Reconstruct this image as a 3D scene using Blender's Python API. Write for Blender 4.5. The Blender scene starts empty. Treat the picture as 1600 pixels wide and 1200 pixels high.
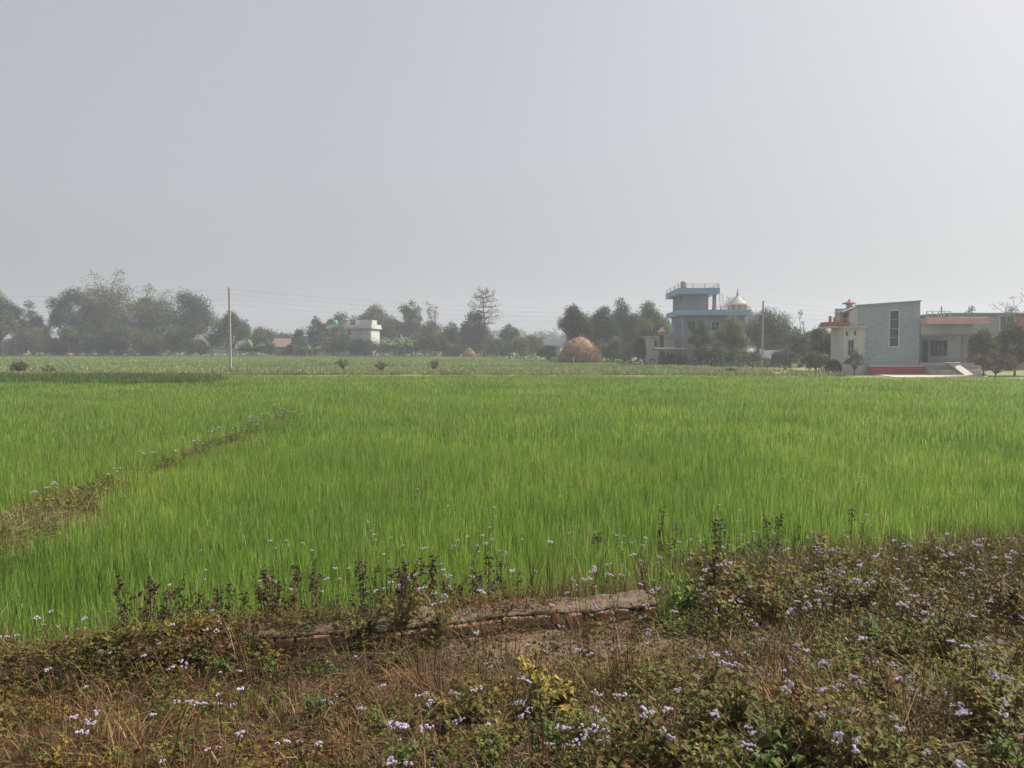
import bpy, math, random
import numpy as np
from mathutils import Vector, Matrix

# ------------------------------------------------------------------ camera, sky, sun, exposure
R = math.radians
scene = bpy.context.scene
COL = scene.collection
CAM_Z = 2.5
PITCH = R(-2.79)
HFOV = R(66.0)
FPX = 800.0 / math.tan(HFOV / 2)          # focal length in photograph pixels (1600 wide)

cam = bpy.data.cameras.new("camera")
cam.sensor_fit = 'HORIZONTAL'
cam.angle = HFOV
cam.clip_start = 0.05
cam.clip_end = 5000
camo = bpy.data.objects.new("camera", cam)
COL.objects.link(camo)
camo.location = (0, 0, CAM_Z)
camo.rotation_euler = (R(90) + PITCH, 0, 0)
scene.camera = camo

SUN_AZ, SUN_EL = R(66), R(49)             # clockwise from the view direction, above the horizon
SUN_DIR = Vector((math.sin(SUN_AZ) * math.cos(SUN_EL), math.cos(SUN_AZ) * math.cos(SUN_EL), math.sin(SUN_EL)))
w = bpy.data.worlds.new("World")
scene.world = w
w.use_nodes = True
nt = w.node_tree
nt.nodes.clear()
n_out = nt.nodes.new('ShaderNodeOutputWorld')
n_bg = nt.nodes.new('ShaderNodeBackground')
n_sky = nt.nodes.new('ShaderNodeTexSky')
n_sky.sky_type = 'NISHITA'
n_sky.sun_disc = False
n_sky.sun_elevation = SUN_EL
n_sky.sun_rotation = SUN_AZ
n_sky.air_density = 1.0
n_sky.dust_density = 7.0
n_sky.ozone_density = 1.0
n_sky.altitude = 100
n_hsv = nt.nodes.new('ShaderNodeHueSaturation')
n_hsv.inputs['Saturation'].default_value = 0.35
n_mix = nt.nodes.new('ShaderNodeMix')
n_mix.data_type = 'RGBA'
n_mix.inputs['Factor'].default_value = 0.52     # smog: an even grey veil over the clear-sky light
SMOG = (4.85, 5.05, 5.35, 1)
n_mix.inputs[7].default_value = SMOG
nt.links.new(n_sky.outputs[0], n_hsv.inputs['Color'])
nt.links.new(n_hsv.outputs[0], n_mix.inputs[6])
nt.links.new(n_mix.outputs[2], n_bg.inputs[0])
n_bg.inputs[1].default_value = 0.080
nt.links.new(n_bg.outputs[0], n_out.inputs[0])

sun = bpy.data.lights.new("sun", 'SUN')
sun.energy = 4.6
sun.angle = R(1.5)
sun.color = (1.0, 0.93, 0.82)
suno = bpy.data.objects.new("sun", sun)
COL.objects.link(suno)
suno.location = (40, 20, 60)
suno.rotation_euler = SUN_DIR.to_track_quat('Z', 'Y').to_euler()

vs = scene.view_settings
vs.view_transform = 'Standard'
vs.look = 'None'
vs.exposure = 0.61
vs.gamma = 1.0
vs.use_curve_mapping = False
cy = scene.cycles
cy.use_denoising = True
cy.max_bounces = 5
cy.diffuse_bounces = 2
cy.transmission_bounces = 4
cy.transparent_max_bounces = 8
cy.volume_bounces = 0
HAZE_DENSITY = 0.0014
HAZE_COLOR = (0.84, 0.89, 0.96, 1)

# ------------------------------------------------------------------ helpers: placing
_f = np.array([0, math.cos(PITCH), math.sin(PITCH)])
_u = np.array([0, -math.sin(PITCH), math.cos(PITCH)])
_r = np.array([1.0, 0, 0])
def ray(px, py):
    return _f + _r * (px - 800) / FPX + _u * (600 - py) / FPX
def P(px, py, Y):
    d = ray(px, py); d = d * (Y / d[1])
    return Vector((d[0], d[1], d[2] + CAM_Z))
def G(px, py, z=0.0):
    d = ray(px, py); d = d * ((z - CAM_Z) / d[2])
    return Vector((d[0], d[1], z))
def Zat(py, Y): return P(800, py, Y).z
def Xat(px, Y): return (px - 800) / FPX * Y / (math.cos(PITCH))    # good near the horizon

def sstep(a, b, x):
    t = np.clip((np.asarray(x, float) - a) / (b - a), 0, 1)
    return t * t * (3 - 2 * t)

def vnoise(x, y, seed=0):
    """cheap smooth value noise, vectorised"""
    x = np.asarray(x, float); y = np.asarray(y, float)
    xi = np.floor(x).astype(np.int64); yi = np.floor(y).astype(np.int64)
    fx = x - xi; fy = y - yi
    fx = fx * fx * (3 - 2 * fx); fy = fy * fy * (3 - 2 * fy)
    def hsh(i, j):
        n = (i * 374761393 + j * 668265263 + seed * 144305) & 0x7fffffff
        n = ((n ^ (n >> 13)) * 1274126177) & 0x7fffffff
        return ((n ^ (n >> 16)) & 0xffff) / 65535.0
    a = hsh(xi, yi); b = hsh(xi + 1, yi); c = hsh(xi, yi + 1); d = hsh(xi + 1, yi + 1)
    return (a * (1 - fx) + b * fx) * (1 - fy) + (c * (1 - fx) + d * fx) * fy

SLOPE = 0.29
def bund_x(y): return -5.9 - (np.asarray(y, float) - 7) * 0.058
def terrain(x, y):
    x = np.asarray(x, float); y = np.asarray(y, float)
    s = y - SLOPE * x
    r = sstep(0.9, 1.8, x)
    e0 = 5.75 * (1 - r) + 5.7 * r
    e1 = 6.25 * (1 - r) + 7.6 * r
    v = 0.93 - 0.47 * sstep(1.9, 5.2, s)
    edge = 1 - sstep(0, 1, (s - e0) / (e1 - e0))
    bump = (vnoise(x * 1.7, y * 1.7, 1) - .5) * .10 + (vnoise(x * 5, y * 5, 2) - .5) * .05 + (vnoise(x * 14, y * 14, 3) - .5) * .02
    z = v * edge + bump * edge
    d = np.abs(x - bund_x(y))
    z = z + 0.24 * np.exp(-(d / .5) ** 2) * sstep(5.2, 6.5, y) * (1 - sstep(26, 33, y)) * (1 - edge)
    # dirt lane on a low bank beyond the wheat
    z = z + 0.16 * sstep(57, 59.5, y) * (1 - sstep(64, 67, y)) * (1 - sstep(8, 20, x))
    z = z + (vnoise(x * .6, y * .6, 4) - .5) * .05 * (1 - edge)
    return z
def T(x, y): return float(terrain(x, y))

# ------------------------------------------------------------------ helpers: meshes
class MB:
    """collects vertices and faces, builds one mesh"""
    def __init__(self):
        self.v = []; self.f = []; self.t = []; self.n = 0
    def add(self, verts, faces, tint=0.5):
        verts = np.asarray(verts, float).reshape(-1, 3)
        faces = np.asarray(faces, np.int64)
        if faces.ndim == 1: faces = faces.reshape(1, -1)
        self.v.append(verts); self.f.append(faces + self.n)
        t = np.full(len(verts), tint, float) if np.isscalar(tint) else np.asarray(tint, float)
        self.t.append(t); self.n += len(verts)
        return self
    def box(self, x0, x1, y0, y1, z0, z1, tint=0.5):
        v = [(x0,y0,z0),(x1,y0,z0),(x1,y1,z0),(x0,y1,z0),(x0,y0,z1),(x1,y0,z1),(x1,y1,z1),(x0,y1,z1)]
        f = [(0,3,2,1),(4,5,6,7),(0,1,5,4),(1,2,6,5),(2,3,7,6),(3,0,4,7)]
        return self.add(v, f, tint)
    def prism(self, pts, y0, y1, tint=0.5):
        """outline in x,z pushed from y0 to y1"""
        n = len(pts)
        v = [(p[0], y0, p[1]) for p in pts] + [(p[0], y1, p[1]) for p in pts]
        self.add(v, np.array([list(range(n))]), tint)
        self.add(v, np.array([list(range(2*n-1, n-1, -1))]), tint)
        self.add(v, np.array([(i, i+n, (i+1) % n + n, (i+1) % n) for i in range(n)]), tint)
        return self
    def slab(self, pts, z0, z1, tint=0.5):
        """outline in x,y pushed from z0 to z1 (counter-clockwise)"""
        n = len(pts)
        v = [(p[0], p[1], z0) for p in pts] + [(p[0], p[1], z1) for p in pts]
        self.add(v, np.array([list(range(n-1, -1, -1))]), tint)
        self.add(v, np.array([list(range(n, 2*n))]), tint)
        self.add(v, np.array([(i, (i+1) % n, (i+1) % n + n, i+n) for i in range(n)]), tint)
        return self
    def tube(self, pts, radii, sides=6, tint=0.5, cap=True):
        pts = np.asarray(pts, float)
        m = len(pts)
        radii = np.full(m, radii, float) if np.isscalar(radii) else np.asarray(radii, float)
        tan = np.gradient(pts, axis=0)
        tan /= (np.linalg.norm(tan, axis=1, keepdims=True) + 1e-9)
        ref = np.array([0, 0, 1.0]) if abs(tan[0][2]) < .9 else np.array([1.0, 0, 0])
        a = np.cross(tan, ref); a /= (np.linalg.norm(a, axis=1, keepdims=True) + 1e-9)
        b = np.cross(tan, a)
        ang = np.arange(sides) * 2 * math.pi / sides
        ring = a[:, None, :] * np.cos(ang)[None, :, None] + b[:, None, :] * np.sin(ang)[None, :, None]
        v = pts[:, None, :] + ring * radii[:, None, None]
        i = np.arange(m - 1)[:, None] * sides; j = np.arange(sides)[None, :]
        k = (j + 1) % sides
        f = np.stack([i + j, i + k, i + sides + k, i + sides + j], -1).reshape(-1, 4)
        base = self.n
        self.add(v.reshape(-1, 3), f, tint)
        if cap:
            self.f.append(np.array([[base + (m-1)*sides + q for q in range(sides)]]))
            self.f.append(np.array([[base + sides - 1 - q for q in range(sides)]]))
        return self
    def lathe(self, prof, seg=16, c=(0, 0), tint=0.5):
        prof = np.asarray(prof, float); m = len(prof)
        ang = np.arange(seg) * 2 * math.pi / seg
        v = np.stack([c[0] + prof[:, 0][:, None] * np.cos(ang), c[1] + prof[:, 0][:, None] * np.sin(ang),
                      np.repeat(prof[:, 1][:, None], seg, 1)], -1)
        i = np.arange(m - 1)[:, None] * seg; j = np.arange(seg)[None, :]; k = (j + 1) % seg
        f = np.stack([i + j, i + k, i + seg + k, i + seg + j], -1).reshape(-1, 4)
        return self.add(v.reshape(-1, 3), f, tint)
    def mesh(self, name, mat=None, smooth=False):
        me = bpy.data.meshes.new(name)
        v = np.concatenate(self.v)
        # widen tints to vertex count (caps reuse vertices)
        t = np.concatenate(self.t)
        loops = np.concatenate([f.reshape(-1) for f in self.f])
        sizes = np.concatenate([np.full(len(f), f.shape[1]) for f in self.f])
        starts = np.concatenate([[0], np.cumsum(sizes)[:-1]])
        me.vertices.add(len(v)); me.vertices.foreach_set('co', v.astype(np.float32).reshape(-1))
        me.loops.add(len(loops)); me.loops.foreach_set('vertex_index', loops.astype(np.int32))
        me.polygons.add(len(sizes)); me.polygons.foreach_set('loop_start', starts.astype(np.int32))
        me.polygons.foreach_set('use_smooth', np.full(len(sizes), bool(smooth)))
        at = me.attributes.new('tint', 'FLOAT', 'POINT')
        at.data.foreach_set('value', t.astype(np.float32))
        me.update(calc_edges=True)
        if mat: me.materials.append(mat)
        return me
    def build(self, name, mat, parent=None, smooth=False):
        o = bpy.data.objects.new(name, self.mesh(name, mat, smooth))
        COL.objects.link(o)
        if parent: o.parent = parent
        return o

def tag(o, label=None, cat=None, group=None, kind=None):
    if label: o['label'] = label
    if cat: o['category'] = cat
    if group: o['group'] = group
    if kind: o['kind'] = kind
    return o
def empty(name, loc, rz=0.0, label=None, cat=None, group=None):
    o = bpy.data.objects.new(name, None)
    COL.objects.link(o)
    o.location = loc; o.rotation_euler = (0, 0, rz); o.empty_display_size = .2
    return tag(o, label, cat, group)
def copy_tree(o, parent=None):
    c = o.copy(); COL.objects.link(c)
    c.parent = parent
    for ch in o.children: copy_tree(ch, c)
    return c

def norm(a): return a / (np.linalg.norm(a, axis=-1, keepdims=True) + 1e-9)
def leaf_quads(mb, pos, d, nrm, ln, wd, tint, fold=.25):
    """n two-triangle folded leaves; pos root, d direction, nrm up side"""
    n = len(pos)
    d = norm(d); side = norm(np.cross(d, nrm)); up = np.cross(side, d)
    ln = np.broadcast_to(ln, (n,))[:, None]; wd = np.broadcast_to(wd, (n,))[:, None]
    a = pos; c = pos + d * ln - up * ln * .12
    l = pos + d * ln * .45 - side * wd * .5 + up * wd * fold
    r_ = pos + d * ln * .45 + side * wd * .5 + up * wd * fold
    v = np.stack([a, r_, c, l], 1).reshape(-1, 3)
    b = np.arange(n)[:, None] * 4
    f = np.concatenate([b + np.array([[0, 1, 2]]), b + np.array([[0, 2, 3]])])
    mb.add(v, f, np.repeat(np.broadcast_to(tint, (n,)), 4))
def leaf_six(mb, pos, d, nrm, ln, wd, tint, droop=.25, fold=.18):
    """n four-triangle leaves with a drooping midrib"""
    n = len(pos)
    d = norm(d); side = norm(np.cross(d, nrm)); up = np.cross(side, d)
    ln = np.broadcast_to(ln, (n,))[:, None]; wd = np.broadcast_to(wd, (n,))[:, None]
    m = pos + d * ln * .45 + up * ln * droop * .3
    t = pos + d * ln - up * ln * droop
    l = m - side * wd * .5 + up * wd * fold
    r_ = m + side * wd * .5 + up * wd * fold
    v = np.stack([pos, r_, m, l, t], 1).reshape(-1, 3)
    b = np.arange(n)[:, None] * 5
    f = np.concatenate([b + np.array([q]) for q in ([0,1,2],[0,2,3],[2,1,4],[2,4,3])])
    mb.add(v, f, np.repeat(np.broadcast_to(tint, (n,)), 5))
def blades(mb, base, h, wd, lean, az, tint, curl=1.0, yaw=None):
    """n grass blades: base (n,3), height, width, sideways reach of the tip, its azimuth"""
    n = len(base)
    h = np.broadcast_to(h, (n,)); wd = np.broadcast_to(wd, (n,)); lean = np.broadcast_to(lean, (n,))
    az = np.broadcast_to(az, (n,))
    ld = np.stack([np.cos(az), np.sin(az), np.zeros(n)], -1)
    ya = az + math.pi / 2 if yaw is None else yaw
    sd = np.stack([np.cos(ya), np.sin(ya), np.zeros(n)], -1)
    rows = []
    for t, wf in ((0, .75), (.4, 1.0), (.75, .7)):
        p = base + ld * (lean * t ** 2)[:, None]
        p = p + np.array([0, 0, 1.0]) * (h * (t - .22 * curl * t * t * np.clip(lean / (h + 1e-6), 0, 1.6)))[:, None]
        rows.append(p - sd * (wd * wf * .5)[:, None]); rows.append(p + sd * (wd * wf * .5)[:, None])
    t = 1.0
    tip = base + ld * lean[:, None] + np.array([0, 0, 1.0]) * (h * (1 - .30 * curl * np.clip(lean / (h + 1e-6), 0, 1.6)))[:, None]
    v = np.stack(rows + [tip], 1).reshape(-1, 3)
    b = np.arange(n)[:, None] * 7
    tt = np.repeat(np.broadcast_to(tint, (n,)), 7)
    b0 = mb.n
    mb.add(v, b + np.array([[0, 1, 3, 2]]), tt)
    mb.f.append(b + np.array([[2, 3, 5, 4]]) + b0)
    mb.f.append(b + np.array([[4, 5, 6]]) + b0)

def rnd_dirs(rng, n, zmin=-1, zmax=1):
    z = rng.uniform(zmin, zmax, n); a = rng.uniform(0, 2 * math.pi, n)
    q = np.sqrt(1 - z * z)
    return np.stack([q * np.cos(a), q * np.sin(a), z], -1)

# ------------------------------------------------------------------ helpers: materials
MATS = {}
def new_mat(name):
    m = bpy.data.materials.new(name); m.use_nodes = True
    nt = m.node_tree; nt.nodes.clear()
    out = nt.nodes.new('ShaderNodeOutputMaterial')
    MATS[name] = m
    return m, nt, out
def ramp_node(nt, stops):
    rp = nt.nodes.new('ShaderNodeValToRGB')
    el = rp.color_ramp.elements
    while len(el) < len(stops): el.new(0.5)
    for e, (p, c) in zip(el, stops):
        e.position = p; e.color = (*c, 1)
    return rp
def leaf_mat(name, stops, trans=.3, rough=.6, patch=None, obj_var=.12, patch_col=None, spec=.25):
    """tint attribute -> colour ramp, small change per object, optional change over the land"""
    m, nt, out = new_mat(name)
    at = nt.nodes.new('ShaderNodeAttribute'); at.attribute_name = 'tint'
    rp = ramp_node(nt, stops)
    nt.links.new(at.outputs['Fac'], rp.inputs[0])
    col = rp.outputs[0]
    oi = nt.nodes.new('ShaderNodeObjectInfo')
    mr = nt.nodes.new('ShaderNodeMapRange')
    mr.inputs[3].default_value = 1 - obj_var * 1.6; mr.inputs[4].default_value = 1 + obj_var * 1.6
    nt.links.new(oi.outputs['Random'], mr.inputs[0])
    hs = nt.nodes.new('ShaderNodeHueSaturation')
    nt.links.new(mr.outputs[0], hs.inputs['Value']); nt.links.new(col, hs.inputs['Color'])
    col = hs.outputs[0]
    if patch:
        ge = nt.nodes.new('ShaderNodeNewGeometry')
        nz = nt.nodes.new('ShaderNodeTexNoise'); nz.inputs['Scale'].default_value = patch; nz.inputs['Detail'].default_value = 3
        nt.links.new(ge.outputs['Position'], nz.inputs['Vector'])
        mp = nt.nodes.new('ShaderNodeMapRange'); mp.inputs[1].default_value = .35; mp.inputs[2].default_value = .65
        nt.links.new(nz.outputs[0], mp.inputs[0])
        mx = nt.nodes.new('ShaderNodeMix'); mx.data_type = 'RGBA'; mx.blend_type = 'MULTIPLY'; mx.inputs[0].default_value = 1
        pr = ramp_node(nt, patch_col or [(0, (.84, .9, .8)), (1, (1.14, 1.06, .95))])
        nt.links.new(mp.outputs[0], pr.inputs[0])
        nt.links.new(col, mx.inputs[6]); nt.links.new(pr.outputs[0], mx.inputs[7])
        col = mx.outputs[2]
    bs = nt.nodes.new('ShaderNodeBsdfPrincipled')
    bs.inputs['Roughness'].default_value = rough
    bs.inputs['Specular IOR Level'].default_value = spec
    tr = nt.nodes.new('ShaderNodeBsdfTranslucent')
    ms = nt.nodes.new('ShaderNodeMixShader'); ms.inputs[0].default_value = trans
    nt.links.new(col, bs.inputs['Base Color']); nt.links.new(col, tr.inputs[0])
    nt.links.new(bs.outputs[0], ms.inputs[1]); nt.links.new(tr.outputs[0], ms.inputs[2])
    nt.links.new(ms.outputs[0], out.inputs[0])
    return m
def surf_mat(name, c0, c1=None, scale=3.0, rough=.85, bump=.2, stain=None, spec=.3, metal=0, detail=6, obj_var=0):
    """two-tone noise, optional larger stains, bump"""
    m, nt, out = new_mat(name)
    ge = nt.nodes.new('ShaderNodeTexCoord')
    nz = nt.nodes.new('ShaderNodeTexNoise'); nz.inputs['Scale'].default_value = scale; nz.inputs['Detail'].default_value = detail
    nz.inputs['Roughness'].default_value = .65
    nt.links.new(ge.outputs['Object'], nz.inputs['Vector'])
    c1 = c1 or tuple(q * .75 for q in c0)
    rp = ramp_node(nt, [(.3, c1), (.68, c0)])
    nt.links.new(nz.outputs[0], rp.inputs[0])
    col = rp.outputs[0]
    if stain:
        n2 = nt.nodes.new('ShaderNodeTexNoise'); n2.inputs['Scale'].default_value = scale * .22; n2.inputs['Detail'].default_value = 8
        mpn = nt.nodes.new('ShaderNodeMapping'); mpn.inputs['Scale'].default_value = (1, 1, .35)
        nt.links.new(ge.outputs['Object'], mpn.inputs[0]); nt.links.new(mpn.outputs[0], n2.inputs['Vector'])
        mp = nt.nodes.new('ShaderNodeMapRange'); mp.inputs[1].default_value = .5; mp.inputs[2].default_value = .72
        nt.links.new(n2.outputs[0], mp.inputs[0])
        mx = nt.nodes.new('ShaderNodeMix'); mx.data_type = 'RGBA'
        mx.inputs[7].default_value = (*stain, 1)
        nt.links.new(mp.outputs[0], mx.inputs[0]); nt.links.new(col, mx.inputs[6])
        col = mx.outputs[2]
    if obj_var:
        oi = nt.nodes.new('ShaderNodeObjectInfo')
        mr = nt.nodes.new('ShaderNodeMapRange'); mr.inputs[3].default_value = 1 - obj_var; mr.inputs[4].default_value = 1 + obj_var
        nt.links.new(oi.outputs['Random'], mr.inputs[0])
        hs = nt.nodes.new('ShaderNodeHueSaturation'); nt.links.new(mr.outputs[0], hs.inputs['Value']); nt.links.new(col, hs.inputs['Color'])
        col = hs.outputs[0]
    bs = nt.nodes.new('ShaderNodeBsdfPrincipled')
    bs.inputs['Roughness'].default_value = rough; bs.inputs['Specular IOR Level'].default_value = spec
    bs.inputs['Metallic'].default_value = metal
    nt.links.new(col, bs.inputs['Base Color'])
    if bump:
        bp = nt.nodes.new('ShaderNodeBump'); bp.inputs['Strength'].default_value = bump; bp.inputs['Distance'].default_value = .05
        nt.links.new(nz.outputs[0], bp.inputs['Height']); nt.links.new(bp.outputs[0], bs.inputs['Normal'])
    nt.links.new(bs.outputs[0], out.inputs[0])
    return m

M_wheat = leaf_mat('wheat_blade', [(0, (.075, .14, .022)), (.4, (.168, .292, .044)), (.7, (.295, .425, .088)), (.9, (.46, .52, .17)), (1, (.55, .46, .25))],
                   trans=.45, patch=.22, obj_var=.06)
M_crop_far = leaf_mat('far_crop_blade', [(0, (.12, .18, .065)), (.5, (.21, .285, .115)), (1, (.33, .36, .19))], trans=.3, patch=.05, obj_var=.08,
                      patch_col=[(0, (.85, .95, .8)), (1, (1.3, 1.1, .95))])
M_crop_dark = leaf_mat('dark_crop_blade', [(0, (.045, .09, .02)), (.6, (.10, .18, .04)), (1, (.22, .28, .08))], trans=.35, obj_var=.1, patch=.15)
M_straw = leaf_mat('dry_grass_blade', [(0, (.04, .021, .010)), (.4, (.10, .058, .026)), (.75, (.19, .115, .053)), (1, (.34, .23, .115))], trans=.15, obj_var=.12, patch=.9,
                   patch_col=[(0, (.7, .68, .66)), (1, (1.15, 1.08, 1.0))])
M_weed = leaf_mat('weed_leaf', [(0, (.035, .018, .008)), (.22, (.105, .058, .018)), (.42, (.13, .097, .021)), (.65, (.125, .125, .023)), (.9, (.13, .175, .031)), (1, (.28, .245, .055))],
                  trans=.28, obj_var=.14, patch=1.3, patch_col=[(0, (1.12, .80, .62)), (.5, (1, .95, .85)), (1, (.72, .98, .72))])
M_green = leaf_mat('green_leaf', [(0, (.035, .055, .012)), (.5, (.075, .115, .018)), (1, (.15, .20, .035))], trans=.3, obj_var=.12)
M_yellow = leaf_mat('yellow_leaf', [(0, (.10, .07, .02)), (.4, (.24, .175, .03)), (1, (.42, .33, .06))], trans=.3, obj_var=.1)
M_dead = leaf_mat('withered_leaf', [(0, (.025, .016, .010)), (.5, (.075, .046, .024)), (.85, (.15, .10, .05)), (1, (.22, .16, .085))], trans=.1, obj_var=.12)
M_flower = leaf_mat('lilac_petal', [(0, (.46, .37, .54)), (.5, (.72, .64, .79)), (1, (.92, .89, .94))], trans=.25, obj_var=.1)
M_stem = surf_mat('weed_stem', (.12, .085, .045), (.06, .045, .022), 30, bump=0)
M_twig = surf_mat('dry_twig', (.26, .19, .12), (.14, .10, .06), 30, bump=0)
M_bark = surf_mat('tree_bark', (.13, .11, .085), (.06, .05, .04), 4, bump=.3)
M_bark_pale = surf_mat('pale_bark', (.30, .27, .22), (.18, .16, .13), 3, bump=.3)
M_culm = surf_mat('bamboo_culm', (.20, .22, .08), (.12, .13, .05), 4, bump=0)
FOL = {
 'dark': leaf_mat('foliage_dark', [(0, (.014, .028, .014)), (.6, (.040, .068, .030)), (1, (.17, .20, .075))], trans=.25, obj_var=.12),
 'mid': leaf_mat('foliage_mid', [(0, (.02, .042, .018)), (.6, (.062, .105, .035)), (1, (.27, .30, .10))], trans=.28, obj_var=.12),
 'light': leaf_mat('foliage_light', [(0, (.06, .085, .03)), (.6, (.13, .17, .055)), (1, (.24, .26, .09))], trans=.3, obj_var=.12),
 'olive': leaf_mat('foliage_olive', [(0, (.06, .065, .03)), (.6, (.13, .13, .06)), (1, (.23, .21, .10))], trans=.25, obj_var=.12),
 'grey': leaf_mat('foliage_grey', [(0, (.045, .055, .03)), (.6, (.085, .10, .06)), (1, (.20, .21, .11))], trans=.2, obj_var=.12),
 'brown': leaf_mat('foliage_brown', [(0, (.07, .06, .036)), (.6, (.15, .125, .075)), (1, (.26, .22, .13))], trans=.2, obj_var=.12),
 'bamboo': leaf_mat('foliage_bamboo', [(0, (.03, .055, .02)), (.6, (.10, .14, .05)), (1, (.32, .31, .13))], trans=.3, obj_var=.12),
}
M_banana = leaf_mat('banana_leaf', [(0, (.06, .09, .03)), (.6, (.13, .18, .065)), (1, (.30, .31, .17))], trans=.3, obj_var=.1)
M_concrete = surf_mat('pole_concrete', (.42, .41, .38), (.30, .29, .27), 3, bump=.1, stain=(.25, .24, .22))
M_wire = surf_mat('wire_metal', (.10, .10, .10), (.07, .07, .07), 5, bump=0, rough=.5)
M_hay = surf_mat('hay_core', (.30, .19, .105), (.16, .105, .06), 2.2, bump=.8)
M_haystraw = leaf_mat('hay_straw', [(0, (.15, .10, .055)), (.5, (.38, .25, .145)), (1, (.62, .46, .29))], trans=.1, obj_var=.03)
M_pale = leaf_mat('pale_dry_blade', [(0, (.15, .125, .06)), (.5, (.27, .235, .125)), (1, (.42, .37, .23))], trans=.2, obj_var=.12, patch=.3)
M_lane = surf_mat('dry_lane_soil', (.40, .35, .28), (.26, .225, .17), .5, bump=.2, stain=(.20, .19, .10))
M_white = surf_mat('white_lime_wash', (.56, .565, .56), (.45, .455, .45), 1.2, bump=.05, stain=(.33, .335, .33))
M_cream = surf_mat('cream_plaster', (.50, .49, .475), (.41, .40, .39), 1.0, bump=.05, stain=(.33, .32, .305))
M_bluegrey = surf_mat('grey_cement_plaster', (.30, .325, .365), (.24, .26, .30), .9, bump=.08, stain=(.20, .21, .235))
M_bluegrey_light = surf_mat('pale_grey_paint', (.48, .50, .52), (.40, .42, .44), 1, bump=0)
M_blue = surf_mat('sky_blue_paint', (.28, .44, .63), (.22, .36, .54), 1.2, bump=.03, stain=(.27, .35, .41))
M_red = surf_mat('red_paint', (.46, .07, .06), (.33, .05, .045), 1.5, bump=.03)
M_darkred = surf_mat('dull_red_paint', (.30, .105, .10), (.23, .085, .08), 1.5, bump=.03)
M_pink = surf_mat('faded_pink_paint', (.68, .43, .38), (.56, .35, .31), 1.3, bump=.03)
M_redbrick = surf_mat('far_red_brick', (.36, .17, .12), (.26, .13, .10), 3, bump=.1)
M_glass = surf_mat('dark_window_glass', (.035, .045, .06), (.025, .03, .045), 2, rough=.15, bump=0, spec=.5)
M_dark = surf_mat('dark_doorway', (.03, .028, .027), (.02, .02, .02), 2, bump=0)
M_tin = surf_mat('tin_sheet', (.24, .26, .29), (.17, .185, .21), 1.2, rough=.8, bump=.1, stain=(.16, .14, .12))
M_tin_dark = surf_mat('dull_grey_sheet', (.10, .115, .135), (.07, .08, .095), 1.2, rough=.85, bump=.1)
M_tinred = surf_mat('faded_red_tin', (.27, .175, .15), (.21, .14, .12), 1.5, rough=.7, bump=.1)
M_thatch = surf_mat('weathered_thatch', (.10, .088, .075), (.06, .052, .045), 4, bump=.5)
M_green_tank = surf_mat('green_plastic', (.06, .36, .24), (.05, .28, .19), 2, rough=.5, bump=0)
M_grey_tank = surf_mat('grey_plastic', (.30, .31, .30), (.24, .25, .24), 2, rough=.5, bump=0)
M_mud = surf_mat('mud_wall', (.30, .23, .16), (.22, .17, .12), 2, bump=.2)
M_pad = surf_mat('pale_concrete', (.55, .51, .45), (.43, .40, .35), 1.2, bump=.1, stain=(.36, .32, .26))
M_brick = surf_mat('old_brick', (.43, .20, .115), (.29, .145, .09), 26, bump=.7, stain=(.28, .21, .15), obj_var=.2)
M_mortar = surf_mat('old_cement', (.215, .152, .098), (.11, .076, .05), 13, bump=1.0, stain=(.11, .085, .062), detail=10)
M_clod = surf_mat('soil_clod', (.25, .185, .125), (.16, .115, .075), 14, bump=.6, obj_var=.2)

def tile_mat():
    """small grey cladding tiles with pale joints, each about 15 cm"""
    m, nt, out = new_mat('grey_tile_cladding')
    tc = nt.nodes.new('ShaderNodeTexCoord')
    mp = nt.nodes.new('ShaderNodeMapping'); mp.inputs['Rotation'].default_value = (R(90), 0, 0)
    br = nt.nodes.new('ShaderNodeTexBrick')
    br.inputs['Color1'].default_value = (.205, .245, .285, 1); br.inputs['Color2'].default_value = (.265, .31, .35, 1)
    br.inputs['Mortar'].default_value = (.34, .385, .42, 1)
    br.inputs['Scale'].default_value = 1.0; br.inputs['Brick Width'].default_value = .42; br.inputs['Row Height'].default_value = .2
    br.inputs['Mortar Size'].default_value = .024; br.inputs['Mortar Smooth'].default_value = .3
    nt.links.new(tc.outputs['Object'], mp.inputs[0]); nt.links.new(mp.outputs[0], br.inputs[0])
    bs = nt.nodes.new('ShaderNodeBsdfPrincipled'); bs.inputs['Roughness'].default_value = .6
    nt.links.new(br.outputs[0], bs.inputs['Base Color'])
    bp = nt.nodes.new('ShaderNodeBump'); bp.inputs['Strength'].default_value = .4; bp.inputs['Distance'].default_value = .02
    bp.invert = True
    nt.links.new(br.outputs['Fac'], bp.inputs['Height']); nt.links.new(bp.outputs[0], bs.inputs['Normal'])
    nt.links.new(bs.outputs[0], out.inputs[0])
    return m
M_tile = tile_mat()

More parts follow.
